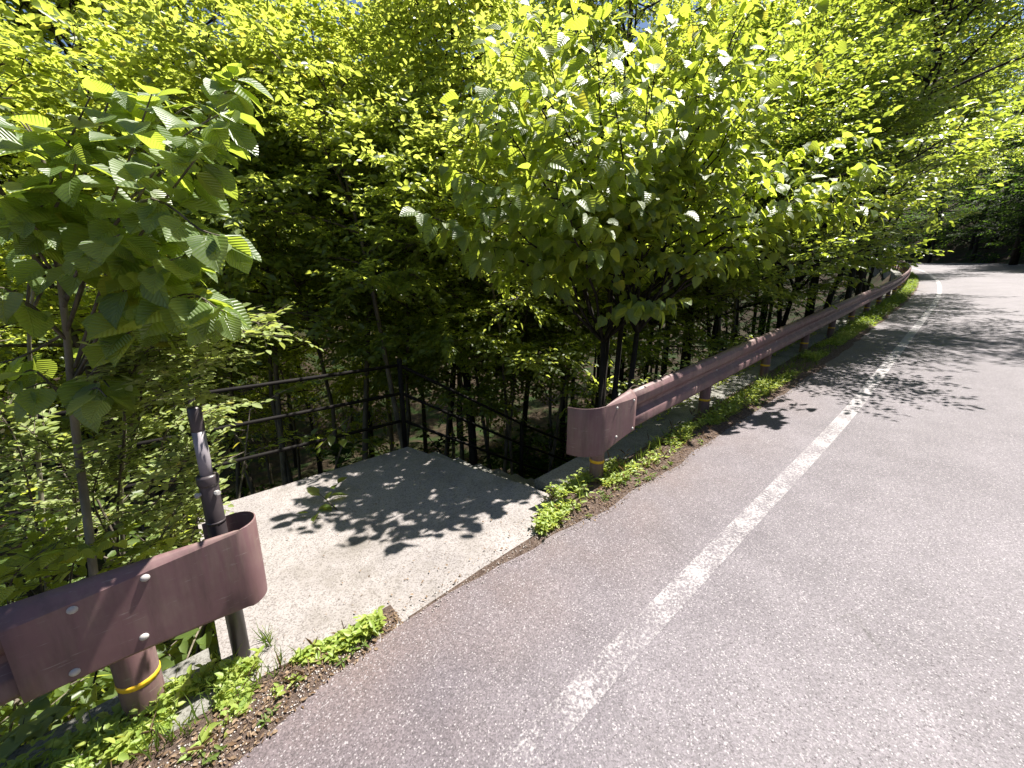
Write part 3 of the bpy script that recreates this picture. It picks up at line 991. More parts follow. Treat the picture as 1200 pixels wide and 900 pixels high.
rng = np.random.RandomState(5)
big = [big_leaf_mesh('pleated_leaf', M['leaf_big'], dr, fo, cu, i) for i, (dr, fo, cu) in enumerate([(.12, .10, .1), (.28, .16, -.2), (.18, .04, .3), (.36, .12, .1), (.05, .18, -.1)])]
b0 = at(106, 650, 1.62)
hs = thing('broadleaf_shrub', 'shrub with large pleated leaves at the left above the near guard rail', 'shrub', (b0.x, b0.y, gz(b0.x, b0.y)))
stems = [
    ([(118, 760, 1.66), (106, 640, 1.62), (88, 500, 1.62), (78, 390, 1.62), (66, 290, 1.62), (62, 230, 1.6)], .019),
    ([(60, 760, 1.75), (50, 610, 1.78), (42, 500, 1.8), (34, 400, 1.75), (40, 330, 1.7)], .012),
    ([(150, 740, 1.9), (142, 600, 1.9), (146, 500, 1.85), (136, 430, 1.8), (120, 340, 1.75)], .010),
]
branches = [
    [(78, 390, 1.62), (110, 290, 1.55), (150, 190, 1.5), (178, 110, 1.5)],
    [(88, 430, 1.62), (150, 300, 1.5), (215, 205, 1.45), (268, 140, 1.45)],
    [(66, 300, 1.62), (95, 220, 1.58), (120, 140, 1.58), (135, 100, 1.6)],
    [(60, 220, 1.6), (45, 170, 1.6), (25, 135, 1.6)],
    [(90, 460, 1.62), (150, 390, 1.5), (215, 345, 1.45), (262, 365, 1.42)],
    [(85, 450, 1.62), (140, 350, 1.48), (175, 315, 1.42), (215, 300, 1.42)],
    [(80, 400, 1.62), (40, 360, 1.55), (5, 345, 1.5)],
    [(88, 480, 1.62), (110, 455, 1.5), (125, 465, 1.42)],
    [(75, 350, 1.62), (130, 250, 1.7), (200, 260, 1.62), (235, 285, 1.6)],
    [(70, 330, 1.62), (60, 260, 1.5), (90, 190, 1.45), (60, 150, 1.42)],
    [(30, 380, 1.75), (40, 300, 1.7), (70, 240, 1.68), (110, 235, 1.66)],
    [(88, 480, 1.62), (60, 450, 1.52), (30, 455, 1.45)],
    [(66, 290, 1.62), (20, 260, 1.55), (-30, 230, 1.5)],
    [(66, 300, 1.62), (150, 215, 1.75), (200, 140, 1.8), (235, 120, 1.8)],
    [(78, 390, 1.62), (20, 420, 1.62), (-30, 430, 1.6)],
    [(75, 360, 1.62), (100, 300, 1.42), (140, 275, 1.36)],
    [(70, 330, 1.62), (30, 270, 1.45), (10, 210, 1.4)],
    [(88, 440, 1.62), (120, 380, 1.75), (190, 300, 1.78)],
]
for bp in list(branches)[:14]:
    j = rng.normal(0, 1, 3)
    branches.append([bp[0]] + [(a + j[0] * 22 + rng.normal(0, 6), b + j[1] * 20 + rng.normal(0, 6), c + j[2] * .09) for a, b, c in bp[1:]])
tubes = []; LP = []; LD = []; LN = []; LL = []
for pts, r in stems:
    q = pxline(pts); tubes.append(tube_geo(q, np.linspace(r, r * .4, len(q)), 7))
V, F = merge(tubes); part('stems', V, F, M['bark_pale'], hs, smooth_=True)
tubes = []
for bi, pts in enumerate(branches):
    q = pxline(pts); tubes.append(tube_geo(q, np.linspace(.0065, .002, len(q)), 5, False))
    ln = np.linalg.norm(np.diff(q, axis=0), axis=1).sum()
    nodes = max(3, int(ln / .075))
    for k in range(nodes):
        t = .25 + .75 * (k + .7) / nodes
        p, d = along(q, t)
        sd = unit(np.cross(d, (0, 0, 1)))
        for sg in (1, -1):
            if rng.rand() < .07: continue
            a_ = rng.uniform(.7, 1.25) * (1 if t < .9 else .6)
            ld = unit(d * math.cos(a_) * .8 + sd * sg * math.sin(a_) + np.array((0, 0, -rng.uniform(.15, 1.1))) + rng.normal(0, .15, 3))
            nv = unit(np.array((0, 0, 1.0)) + rng.normal(0, .36, 3) + np.array((.25, -.45, 0)))
            L = rng.uniform(.07, .15) * (1.0 if t < .85 else .8)
            LP.append(p + ld * L * .22); LD.append(ld); LN.append(nv); LL.append(L)
V, F = merge(tubes); part('twigs', V, F, M['bark'], hs, smooth_=True)
leaf_objects(hs, big, LP, LD, LN, LL, rng, .86)

# ================================================================== SMALL PALE-LEAVED SHRUB under it
rng = np.random.RandomState(9)
def px_shrub(name, label, base, lines, leaf_L, spacing, leafm, tpl, rad, seed, side_n=7, side_len=(.08, .22), bark=M['bark'], wid=.62, tilt=.35, droop=.2, near=0.0):
    rng = np.random.RandomState(seed)
    t = thing(name, label, 'shrub', base)
    tubes = []; tw = []
    for pts in lines:
        pts = [(a, b, c + near * min(1, i / 2)) for i, (a, b, c) in enumerate(pts)]
        q = pxline(pts); tubes.append(tube_geo(q, np.linspace(rad, rad * .2, len(q)), 5, False))
        ln = np.linalg.norm(np.diff(q, axis=0), axis=1).sum()
        for k in range(int(side_n * ln / .5)):
            p, d = along(q, .2 + .8 * rng.rand())
            sd = unit(np.cross(d, (0, 0, 1))) * (1 if k % 2 else -1)
            dv = unit(d * .6 + sd * rng.uniform(.5, 1.2) + np.array((0, 0, rng.normal(.1, .35))))
            l2 = rng.uniform(*side_len)
            tubes.append(tube_geo([p, p + dv * l2], [rad * .3, rad * .1], 3, False))
            tw.append((*p, *dv, l2))
        p, d = along(q, .98); tw.append((*p, *d, side_len[1]))
    V, F = merge(tubes); part('stems', V, F, bark, t, smooth_=True)
    P, D, N, L = twig_leaves(np.array(tw), rng, spacing, leaf_L, tilt=tilt, droop=droop)
    V, F, uv = leaves(tpl, P, D, N, L, L * wid)
    o = part('foliage', V, F, leafm, t, uv=uv); o['kind'] = 'stuff'
    return t
b1 = at(150, 640, 1.95)
px_shrub('shrub', 'fine-stemmed shrub with small pale oval leaves beside the dark steel pole', (b1.x, b1.y, gz(b1.x, b1.y)), [
    [(140, 720, 2.0), (138, 600, 1.95), (145, 520, 1.92), (150, 440, 1.9), (175, 410, 1.88), (230, 395, 1.85), (285, 390, 1.82)],
    [(145, 540, 1.92), (165, 460, 1.9), (195, 430, 1.86), (245, 420, 1.85)],
    [(138, 600, 1.95), (160, 500, 1.9), (190, 460, 1.86), (240, 462, 1.84)],
    [(138, 610, 1.95), (170, 600, 1.88), (205, 560, 1.85), (222, 530, 1.83)],
    [(145, 650, 1.97), (180, 640, 1.9), (210, 590, 1.88)],
    [(150, 450, 1.9), (180, 420, 1.95), (210, 375, 2.0), (270, 370, 2.0), (320, 385, 2.02)],
    [(145, 520, 1.92), (150, 450, 1.8), (180, 400, 1.76)],
    [(140, 640, 1.97), (100, 560, 2.1), (60, 520, 2.1), (40, 540, 2.1)],
    [(140, 660, 1.97), (90, 640, 2.05), (40, 620, 2.1), (0, 640, 2.1)],
    [(60, 700, 1.95), (40, 600, 1.95), (20, 520, 1.95), (-10, 470, 1.95)], [(80, 700, 2.0), (90, 600, 2.0), (70, 540, 1.9), (30, 500, 1.85)],
    [(160, 720, 2.0), (195, 640, 2.05), (215, 580, 2.1), (235, 520, 2.2)], [(170, 740, 2.0), (205, 680, 2.0), (228, 620, 2.05), (236, 580, 2.1)],
    [(140, 640, 2.0), (180, 560, 2.05), (200, 500, 2.1), (260, 480, 2.2)], [(140, 650, 2.0), (110, 590, 1.9), (120, 540, 1.85)],
], .040, .020, M['leaf_pale'], T_SMALL, .007, 21, 22, (.08, .22), wid=.72, tilt=.25, droop=.08, near=-.22)

# ================================================================== HEART-LEAVED SHRUB overhanging the landing and the long rail
rng = np.random.RandomState(31)
hb = at(712, 470, 4.35); hz = gz(hb.x, hb.y)
hv = thing('arching_shrub', 'large arching shrub with glossy heart-shaped leaves hanging over the landing and rail end', 'shrub', (hb.x, hb.y, hz))
hub = [np.array((hb.x + dx, hb.y + dy, 1.0 + dz)) for dx, dy, dz in ((-.10, -.05, .1), (.12, .05, .4), (.0, .15, .7), (.25, -.1, .2))]
targets = [(508, 255, 3.3), (535, 200, 3.6), (560, 130, 3.5), (600, 60, 3.7), (650, 205, 3.0), (700, 180, 2.9), (690, 30, 3.6), (760, 100, 3.3), (740, 250, 3.1),
           (762, 355, 3.35), (830, 60, 3.7), (850, 200, 3.4), (880, 10, 4.0), (930, 90, 4.1), (965, 60, 4.5), (900, 260, 3.8), (980, 230, 4.3), (1012, 240, 4.8),
           (820, 300, 3.6), (640, 110, 3.2), (580, 240, 3.3), (870, 130, 3.5), (800, 170, 3.1), (720, 90, 3.1), (610, 160, 4.2), (680, 120, 4.6),
           (780, 20, 4.6), (880, 180, 4.8), (950, 170, 5.2), (840, -40, 4.4), (740, -40, 4.0), (660, -30, 4.2), (650, 270, 3.9), (700, 300, 3.8), (930, 20, 4.9),
           (620, 10, 4.6), (780, 260, 3.2), (1000, 160, 5.4), (560, 300, 4.2), (900, -60, 4.6), (820, 110, 3.3), (770, 200, 3.9), (690, 230, 3.4), (590, 110, 4.3), (960, 250, 4.3), (985, 215, 4.5), (930, 240, 4.0), (1000, 200, 4.7)]
tubes = []; tw = []
for k in range(4):
    q = polycurve((hb.x + .1 * math.cos(k * 1.7), hb.y + .1 * math.sin(k * 1.7), hz - .2), hub[k] - np.array((hb.x, hb.y, hz)), 1.0, 2, rng, .05)
    q = np.array([q[0], (q[0] + hub[k]) / 2 + rng.normal(0, .06, 3), hub[k]])
    tubes.append(tube_geo(q, [.045, .036, .028], 8))
V, F = merge(tubes); part('stems', V, F, M['bark_dark'], hv, smooth_=True)
tubes = []
for k, tg in enumerate(targets):
    tg = list(tg)
    while True:                                   # keep the outer tips from hanging too far over the asphalt
        e_ = np.array(at(*tg)); ts_, tn_ = SN(e_[None, :2])
        if tn_[0] <= np.interp(ts_[0], [0, 1.2, 2.4, 3.5, 6], [-.35, -.25, .2, .75, 1.0]) or tg[2] > 7: break
        tg[2] += .1
    h0 = hub[k % 4]
    mid = h0 * .45 + e_ * .55 + np.array((0, 0, .30 * np.linalg.norm((e_ - h0)[:2]) * .6))
    ts = np.linspace(0, 1, 9)[:, None]
    q = (1 - ts) ** 2 * h0 + 2 * ts * (1 - ts) * mid + ts ** 2 * e_
    q[1:-1] += rng.normal(0, .025, (7, 3))
    tubes.append(tube_geo(q, np.linspace(.017, .0035, 9), 5, False))
    ln = np.linalg.norm(e_ - h0)
    for j in range(10):
        t = .42 + .58 * (j + rng.rand() * .7) / 10
        p, d = along(q, t)
        sd = unit(np.cross(d, (0, 0, 1))) * (1 if j % 2 else -1)
        dv = unit(d * .7 + sd * rng.uniform(.5, 1.1) + np.array((0, 0, rng.normal(-.02, .22))))
        l2 = rng.uniform(.25, .55) * (1.15 - .5 * t)
        q2 = polycurve(p, dv, l2, 3, rng, .3, -.3)
        tubes.append(tube_geo(q2, [.005, .004, .003, .0015], 4, False))
        tw.append((*p, *dv, l2))
        for m in range(2):
            p3, d3 = along(q2, .35 + .3 * m)
            s3 = unit(np.cross(d3, (0, 0, 1))) * (1 if m else -1)
            tw.append((*p3, *unit(d3 * .6 + s3 * .7 + np.array((0, 0, rng.normal(0, .2)))), l2 * .6))
    p, d = along(q, .99); tw.append((*p, *d, .22))
V, F = merge(tubes); part('branches', V, F, M['bark_dark'], hv, smooth_=True)
P, D, N, L = twig_leaves(np.array(tw), rng, .062, .118, spread=.95, tilt=.45, droop=.95, bias=(.20, -.55, 0))
# the crown is cut back on its road side: no leaf hangs where it would shade the asphalt in front of the landing
g0 = P[:, :2] - np.array((sv.x, sv.y))[None] * ((P[:, 2] - .12) / sv.z)[:, None]
ls_, ln_ = SN(g0)
keep = ln_ < np.interp(ls_, [-3, -1.6, -1.0, -.5, .6, 1.3, 2.0, 5], [.0, .08, .22, .12, -.02, .2, .85, 1.3]) + rng.normal(0, .06, len(P))
rs_, rn_ = SN(P[:, :2])
keep &= ~((rn_ > -.7) & (P[:, 2] - road_z(rs_) < 1.2) & (rs_ > 1.2))
P, D, N, L = P[keep], D[keep], N[keep], L[keep]
dist = np.linalg.norm(P - np.array((0, 0, CAM_H)), axis=1) / L
order = np.argsort(dist)
near, rest = order[:300], order[300:]
hearts = [big_leaf_mesh('heart_leaf', M['leaf_heart'], dr, fo, cu, i + 20, heart=True) for i, (dr, fo, cu) in enumerate([(.15, .10, .1), (.30, .16, 0), (.22, .05, .2), (.36, .14, .1)])]
leaf_objects(hv, hearts, P[near], D[near], N[near], L[near] * 1.05, rng, .84)
V, F, uv = leaves(T_HEART, P[rest], D[rest], N[rest], L[rest], L[rest] * .84)
o = part('foliage', V, F, M['leaf_heart'], hv, uv=uv, smooth_=True); o['kind'] = 'stuff'

# ================================================================== SMALL-LEAVED TREES leaning over the guard rail further up the road
RV_ = [tree_meshes('roadside_tree', bark=M['bark_dark'], leafm=M['leaf_road'], seed=41 + i, tilt=.60, droop=.35, wid=.58, height=h_, spread=sp_, first=.62, limbs=28, sub=11,
                   twig_n=9, trunk_r=.085, up=(.60, 1.1), leaf_L=.10, spacing=.046, flat=.18, arch=-.22, top_taper=.45, trunk_bend=.22) for i, (h_, sp_) in enumerate([(7.4, 3.0), (8.8, 3.6)])]
road_trees = [
    (6.2, -1.2, 0, .3, .86, 'dark-stemmed small-leaved tree just behind the long guard rail, nearest of its row'),
    (7.7, -1.2, 0, 2.0, .95, 'dark-stemmed small-leaved tree behind the long guard rail, second of its row'),
    (10.2, -1.5, 1, 3.9, .95, 'layered small-leaved tree spreading over the white edge line'),
    (13.2, -1.3, 1, 5.1, 1.15, 'small-leaved tree before the bend whose low sprays shade the road'),
    (16.5, -1.2, 1, 1.0, 1.25, 'spreading tree beside the rail where the bend begins'),
    (20.0, -1.3, 1, 4.2, 1.3, 'tree reaching over the rail in the middle of the bend'),
    (24.5, -1.4, 1, 2.9, 1.15, 'tree over the far part of the rail in the bend'),
    (30.0, -1.6, 1, .6, 1.2, 'far roadside tree near the end of the visible rail'),
    (36.0, -2.0, 1, 5.5, 1.3, 'farthest roadside tree on the rail side of the bend'),
]
for s_, n_, v, rot, scl, lab in road_trees:
    p = W(s_, n_)
    place_tree(RV_[v], 'roadside_tree', lab, 'tree', p.x, p.y, None, rot, scl, group='small-leaved trees along the guard rail')

# second row lower on the slope closes the wood behind the rail
for i, (s_, n_, v, rot, scl) in enumerate([(4.5, -4.2, 0, 1, 1.0), (8.5, -4.6, 1, 2, 1.05), (12.5, -5.0, 3, 3, .95), (17, -5.0, 0, 4, 1.2), (22, -5.5, 1, 5, 1.1), (28, -6, 3, .5, 1.1), (2.0, -5.2, 2, .4, 1.2), (35, -6.5, 1, 2.5, 1.2)]):
    p = W(s_, n_)
    place_tree(VAR[v], 'forest_tree', 'leafy tree on the slope behind the roadside row, %s from the landing' % ['second', 'third', 'fourth', 'fifth', 'sixth', 'seventh', 'first', 'eighth'][i], 'tree', p.x, p.y, None, rot, scl, group='second row of trees below the guard rail')

# ---- dark trees closing the view beyond the bend and on the bank across the road
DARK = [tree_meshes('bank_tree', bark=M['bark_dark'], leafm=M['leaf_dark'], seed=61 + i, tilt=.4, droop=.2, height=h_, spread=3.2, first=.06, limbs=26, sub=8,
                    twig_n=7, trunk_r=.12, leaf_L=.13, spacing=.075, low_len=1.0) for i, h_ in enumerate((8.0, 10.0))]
rr = np.random.RandomState(5)
for i in range(24):
    s_ = 28 + 2.6 * i if i < 18 else 36 + 6 * (i - 18)
    n_ = (8.9 if i < 18 else 13.5) + rr.uniform(-.6, 1.2)
    p = W(s_, n_)
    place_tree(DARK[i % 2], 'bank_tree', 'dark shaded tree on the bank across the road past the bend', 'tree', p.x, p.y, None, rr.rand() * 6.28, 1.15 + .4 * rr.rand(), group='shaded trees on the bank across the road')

# ---- conifers
def conifer(seed, height=20.0):
    rng = np.random.RandomState(seed)
    V, F = tube_geo([(0, 0, -.5), (.05, 0, height * .5), (0, 0, height)], [.24, .15, .02], 8)
    trunk = mesh_data('conifer_trunk', V, F, True); trunk.materials.append(M['bark_dark'])
    tubes = []; tw = []
    for i in range(130):
        z = height * (.10 + .89 * i / 130); az = i * 2.4 + rng.normal(0, .3)
        ln = (3.2 * (1 - z / height) ** .8 + .25) * rng.uniform(.7, 1.15)
        q = polycurve((0, 0, z), (math.cos(az), math.sin(az), .25), ln, 4, rng, .15, -.7)
        tubes.append(tube_geo(q, np.linspace(.03, .006, 5), 3, False))
        for j in range(int(6 + ln * 4)):
            p, d = along(q, .12 + .88 * rng.rand())
            sd = unit(np.cross(d, (0, 0, 1))) * rng.choice([-1, 1])
            tw.append((*p, *unit(d * .6 + sd * rng.uniform(.2, 1) + np.array((0, 0, rng.normal(-.15, .25)))), .45))
    V, F = merge(tubes); br = mesh_data('conifer_branches', V, F, True); br.materials.append(M['bark_dark'])
    P, D, N, L = twig_leaves(np.array(tw), rng, .075, .20, spread=.6, tilt=.5, droop=.3)
    V, F, uv = leaves(T_NEEDLE, P, D, N, L, L * .28)
    cr = mesh_data('conifer_crown', V, F, False); cr.materials.append(M['needle'])
    return trunk, br, cr
CON = [conifer(3), conifer(8, 23)]
for i, (px, dep, v, scl) in enumerate([(850, 26, 0, 1.0), (905, 28, 1, 1.0), (960, 27, 0, 1.1), (1190, 30, 1, .95), (1230, 27, 0, 1.0), (790, 30, 1, 1.05), (1160, 40, 0, 1.1), (1010, 38, 0, 1.0), (720, 32, 0, 1.0)]):
    p = at(px, 300, dep)
    place_tree(CON[v], 'conifer', 'tall dark conifer rising behind the leafy trees', 'tree', p.x, p.y, None, i * 1.3, scl, group='dark conifers behind the wood')

# ================================================================== UNDERGROWTH
def shrub_meshes(name, seed, leafm, leaf_L, spacing, tpl=T_SMALL, stems=5, height=1.5, spread=.8, wid=.62, bark=None, tilt=.4):
    rng = np.random.RandomState(seed); tubes = []; tw = []
    for k in range(stems):
        az = k * 6.28 / stems + rng.rand(); ln = height * rng.uniform(.7, 1.1)
        q = polycurve((.05 * math.cos(az), .05 * math.sin(az), -.15), (math.cos(az) * spread / height * .7, math.sin(az) * spread / height * .7, 1), ln, 6, rng, .3, -.25)
        tubes.append(tube_geo(q, np.linspace(.011, .003, 7), 5, False))
        for j in range(15):
            p, d = along(q, .15 + .85 * rng.rand())
            a2 = rng.rand() * 6.28
            dv = unit(np.array((math.cos(a2), math.sin(a2), rng.normal(.15, .3))))
            l2 = rng.uniform(.18, .42) * height / 1.5
            tubes.append(tube_geo([p, p + dv * l2 * .5, p + dv * l2 + np.array((0, 0, -.06 * l2))], [.004, .003, .001], 3, False))
            tw.append((*p, *dv, l2))
            for m in (0.4, .7):
                s3 = unit(np.cross(dv, (0, 0, 1))) * (1 if m > .5 else -1)
                tw.append((*(p + dv * l2 * m), *unit(dv * .6 + s3 * .8), l2 * .5))
    V, F = merge(tubes); st_ = mesh_data(name + '_stems', V, F, True); st_.materials.append(bark or M['bark'])
    P, D, N, L = twig_leaves(np.array(tw), rng, spacing, leaf_L, tilt=tilt, droop=.25)
    V, F, uv = leaves(tpl, P, D, N, L, L * wid)
    lf = mesh_data(name + '_leaves', V, F, False, uv); lf.materials.append(leafm)
    return st_, lf

def place_shrub(ms, label, x, y, rot, scl, group, z=None):
    t = thing('shrub', label, 'shrub', (x, y, gz(x, y) if z is None else z), group)
    t.rotation_euler = (0, 0, rot); t.scale = (scl,) * 3
    obj('stems', ms[0], None, t); obj('foliage', ms[1], None, t)
    return t

SH_PALE = [shrub_meshes('pale_shrub', 3 + i, M['leaf_weed'], .055, .034, stems=7, height=1.5, spread=1.0, tilt=.3) for i in range(2)]
SH_DARK = [shrub_meshes('wood_shrub', 13 + i, M['leaf_small'], .060, .040, stems=6, height=1.6, spread=1.1, bark=M['bark']) for i in range(2)]
rr = np.random.RandomState(3)
for i, (s_, n_, scl) in enumerate([(2.6, -1.0, .85), (3.9, -1.1, .85), (5.0, -1.1, .9), (6.8, -1.2, .85), (8.6, -1.2, .8), (10.6, -1.3, .85), (12.8, -1.3, .85), (15.2, -1.3, .85), (18, -1.3, .9), (21, -1.3, .9)]):
    p = W(s_, n_)
    place_shrub(SH_PALE[i % 2], 'yellow-green bush right behind the long guard rail, %s from the landing' % ['first', 'second', 'third', 'fourth', 'fifth', 'sixth', 'seventh', 'eighth', 'ninth', 'tenth'][i],
                p.x, p.y, rr.rand() * 6, scl, 'yellow-green bushes behind the long guard rail')
for i, (px, dep, scl) in enumerate([(250, 3.6, 1.0), (330, 4.4, 1.1), (180, 3.0, 1.0), (100, 2.9, 1.1), (20, 2.6, 1.2), (430, 6.4, .9), (660, 8.0, 1.2), (620, 9.5, 1.3), (380, 7.5, 1.3),
                                    (280, 6.0, 1.4), (690, 9.5, 1.6), (790, 8.0, 1.3), (560, 10.5, 1.3), (140, 4.4, 1.3), (860, 9.5, 1.2), (60, 3.8, 1.4), (-40, 3.0, 1.3), (210, 5.0, 1.5)]):
    p = at(px, 500, dep)
    place_shrub(SH_DARK[i % 2], 'low leafy bush in the shade of the wood below the landing', p.x, p.y, rr.rand() * 6, scl, 'bushes on the shaded slope below the landing')

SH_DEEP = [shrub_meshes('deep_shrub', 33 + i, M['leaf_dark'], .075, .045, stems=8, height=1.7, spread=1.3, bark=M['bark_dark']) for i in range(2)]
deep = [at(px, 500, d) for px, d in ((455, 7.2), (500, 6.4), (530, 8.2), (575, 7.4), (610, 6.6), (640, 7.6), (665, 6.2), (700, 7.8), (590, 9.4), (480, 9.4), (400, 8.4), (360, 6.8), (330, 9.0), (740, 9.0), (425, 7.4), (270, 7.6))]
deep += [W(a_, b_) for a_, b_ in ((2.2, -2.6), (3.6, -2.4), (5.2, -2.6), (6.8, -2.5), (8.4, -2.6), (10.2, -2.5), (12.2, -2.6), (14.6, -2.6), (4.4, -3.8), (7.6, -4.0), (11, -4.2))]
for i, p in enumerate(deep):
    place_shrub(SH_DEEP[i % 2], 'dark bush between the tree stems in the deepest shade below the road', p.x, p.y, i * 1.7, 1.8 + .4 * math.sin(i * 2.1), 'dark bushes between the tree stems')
for i, (s_, n_, scl, lab) in enumerate([(-2.85, -1.5, 1.15, 'leafy bush crowding the left edge of the concrete landing'), (-2.3, -2.55, 1.2, 'leafy bush growing through the left end of the pipe railing'),
                                        (-1.45, -2.7, 1.1, 'leafy bush behind the middle of the pipe railing'), (-3.1, -2.3, 1.25, 'leafy bush beyond the left end of the landing')]):
    p = W(s_, n_)
    place_shrub(SH_DARK[i % 2], lab, p.x, p.y, i * 2.0, scl * 1.6, 'bushes crowding the railing')

# broad low leaves just behind the near rail
bl = at(60, 720, 1.75)
px_shrub('low_shrub', 'low dark green broad-leaved plants right behind the near guard rail', (bl.x, bl.y, gz(bl.x, bl.y)), [
    [(60, 800, 1.75), (50, 700, 1.7), (40, 640, 1.65), (20, 610, 1.6)],
    [(70, 800, 1.75), (80, 700, 1.7), (90, 650, 1.62), (110, 640, 1.58)],
    [(40, 800, 1.75), (20, 720, 1.65), (0, 670, 1.55), (-20, 650, 1.5)],
    [(110, 800, 1.85), (130, 720, 1.8), (150, 660, 1.75), (180, 640, 1.72)],
    [(60, 800, 1.8), (70, 680, 1.85), (60, 620, 1.9)],
    [(20, 800, 1.7), (10, 700, 1.6), (30, 660, 1.5), (60, 650, 1.46)],
    [(0, 800, 1.7), (-20, 700, 1.6), (-10, 640, 1.55)],
], .062, .045, M['leaf_heart'], T_HEART, .006, 51, 9, (.10, .22), wid=.8, tilt=.3, droop=.3)
bl = W(-3.05, -.6)
px_shrub('low_shrub', 'clump of round leaves under the near guard rail at the lower left corner', (bl.x, bl.y, gz(bl.x, bl.y)), [
    [(20, 900, 1.30), (25, 860, 1.30), (30, 835, 1.28)], [(10, 900, 1.30), (5, 870, 1.28), (-10, 850, 1.26)], [(40, 900, 1.32), (50, 870, 1.30), (58, 845, 1.28)],
    [(20, 900, 1.30), (30, 870, 1.24), (40, 850, 1.2)]], .06, .04, M['leaf_pale'], T_HEART, .004, 52, 9, (.05, .12), wid=.95, tilt=.3, droop=.15)

# ---- weeds along the verge (ground cover)
def weed_patch(name, label, s, n, leaf_L, k, height, leafm, seed, wid=.55, tpl=T_SMALL, base_dz=.0, up=.35):
    rng = np.random.RandomState(seed)
    base = WA(s, n, base_dz)
    m = len(s)
    h = height * (.2 + .5 * rng.rand(m)) * (.6 + 1.6 * np.clip(vnoise(s * 4.3, n * 6.1, 31) + .5, 0, 1))
    idx = np.repeat(np.arange(m), k); f = np.tile((np.arange(k) + .5) / k, m)
    lean = rng.normal(0, .35, (m, 2))
    az = np.repeat(rng.rand(m) * 6.28, k) + np.tile(np.arange(k) * 2.4, m) + rng.normal(0, .3, m * k)
    P = base[idx].copy()
    P[:, 2] += h[idx] * f
    P[:, :2] += lean[idx] * (h[idx] * f)[:, None]
    D = np.stack([np.cos(az), np.sin(az), up + rng.normal(0, .35, m * k) - .25 * (1 - f)], 1)
    N = unit(np.array((0, 0, 1.0)) + rng.normal(0, .3, (m * k, 3)))
    L = leaf_L * rng.uniform(.55, 1.3, m * k)
    V, F, uv = leaves(tpl, P, D, N, L, L * wid)
    o = part(name, V, F, leafm, uv=uv)
    return stuff(o, label, 'weeds')

rng = np.random.RandomState(91)
def scatter(m, s0, s1, lo, hi, power=1.0):
    s = s0 + (s1 - s0) * rng.rand(m) ** power
    a = lo(s); b = hi(s)
    return s, a + (b - a) * rng.rand(m)
s_, n_ = scatter(1500, -3.3, -1.86, lambda s: np.interp(s, [-3.3, -2.5, -2.2, -1.86], [-.36, -.26, -.06, .03]), lambda s: np.interp(s, [-3.3, -2.6, -2.2, -1.86], [.13, .11, .075, .06]))
keep = (vnoise(s_ * 7, n_ * 9, 6) > -.10) & (vnoise(s_ * 19, n_ * 19, 36) > -.22)
weed_patch('weeds', 'bright yellow-green weeds growing at the foot of the near guard rail post', s_[keep], n_[keep], .036, 6, .07, M['leaf_weed'], 1, .62)
s_, n_ = scatter(750, -.80, .95, lambda s: np.interp(s, [-.8, -.4, .95], [.07, -.18, .0]), lambda s: np.interp(s, [-.8, .2, .95], [.14, .16, .20]))
keep = (vnoise(s_ * 5, n_ * 8, 26) > -.16) & (vnoise(s_ * 15, n_ * 19, 36) > -.2)
weed_patch('weeds', 'bright leafy weeds round the first post of the long guard rail', s_[keep], n_[keep], .042, 5, .09, M['leaf_weed'], 2, .45)
s_, n_ = scatter(2600, .9, 9, lambda s: np.interp(s, [.9, 9], [.06, .05]), lambda s: np.interp(s, [.9, 3, 9], [.17, .27, .34]))
keep = vnoise(s_ * 2.2, n_ * 4, 16) > -.05
weed_patch('weeds', 'strip of green weeds between the long guard rail and the asphalt', s_[keep], n_[keep], .045, 5, .10, M['leaf_weed'], 3, .45)
s_, n_ = scatter(2200, 9, 34, lambda s: s * 0 - .05, lambda s: s * 0 + .38)
weed_patch('weeds', 'far strip of weeds under the guard rail along the bend', s_, n_, .07, 4, .14, M['leaf_grass'], 4, .45)
s_, n_ = scatter(420, .3, 8, lambda s: s * 0 - .55, lambda s: s * 0 - .30)
weed_patch('weeds', 'weeds on the back of the wall top behind the long guard rail', s_, n_, .05, 5, .22, M['leaf_weed'], 5, .4, up=.8, base_dz=-.03)

rng = np.random.RandomState(92)
s_, n_ = scatter(420, -3.2, 3.0, lambda s: s * 0 - .02, lambda s: edge_n(s) + .02)
keep = ((s_ < -1.9) | (s_ > -.7)) & (vnoise(s_ * 6, n_ * 7, 46) > -.02)
weed_patch('weeds', 'scattered dark green rosettes on the bare soil beside the asphalt', s_[keep], n_[keep], .030, 6, .035, M['leaf_grass'], 6, .38, base_dz=.008)
s_, n_ = scatter(130, -3.2, 3.0, lambda s: s * 0 - .1, lambda s: edge_n(s) - .02)
keep = (s_ < -1.95) | (s_ > -.6)
weed_patch('weeds', 'dry brown stalks standing among the verge weeds', s_[keep], n_[keep], .07, 3, .10, M['litter'], 7, .10, up=1.2)
def grass(name, label, s, n, L0, seed, k=7):
    rng = np.random.RandomState(seed); m = len(s)
    P = np.repeat(WA(s, n, .0), k, 0) + rng.normal(0, .012, (m * k, 3)) * np.array((1, 1, 0))
    D = np.stack([rng.normal(0, .38, m * k), rng.normal(0, .38, m * k), np.ones(m * k)], 1)
    N = np.stack([rng.normal(0, 1, m * k), rng.normal(0, 1, m * k), .3 * np.ones(m * k)], 1)
    L = L0 * rng.uniform(.4, 1.25, m * k)
    V, F, uv = leaves(T_BLADE, P, D, N, L, .0055)
    return stuff(part(name, V, F, M['leaf_grass'], uv=uv), label, 'grass')
s_, n_ = scatter(46, -3.0, -2.2, lambda s: s * 0 - .28, lambda s: s * 0 + .03)
grass('grass', 'thin grass blades among the weeds by the near rail post', s_, n_, .12, 1)
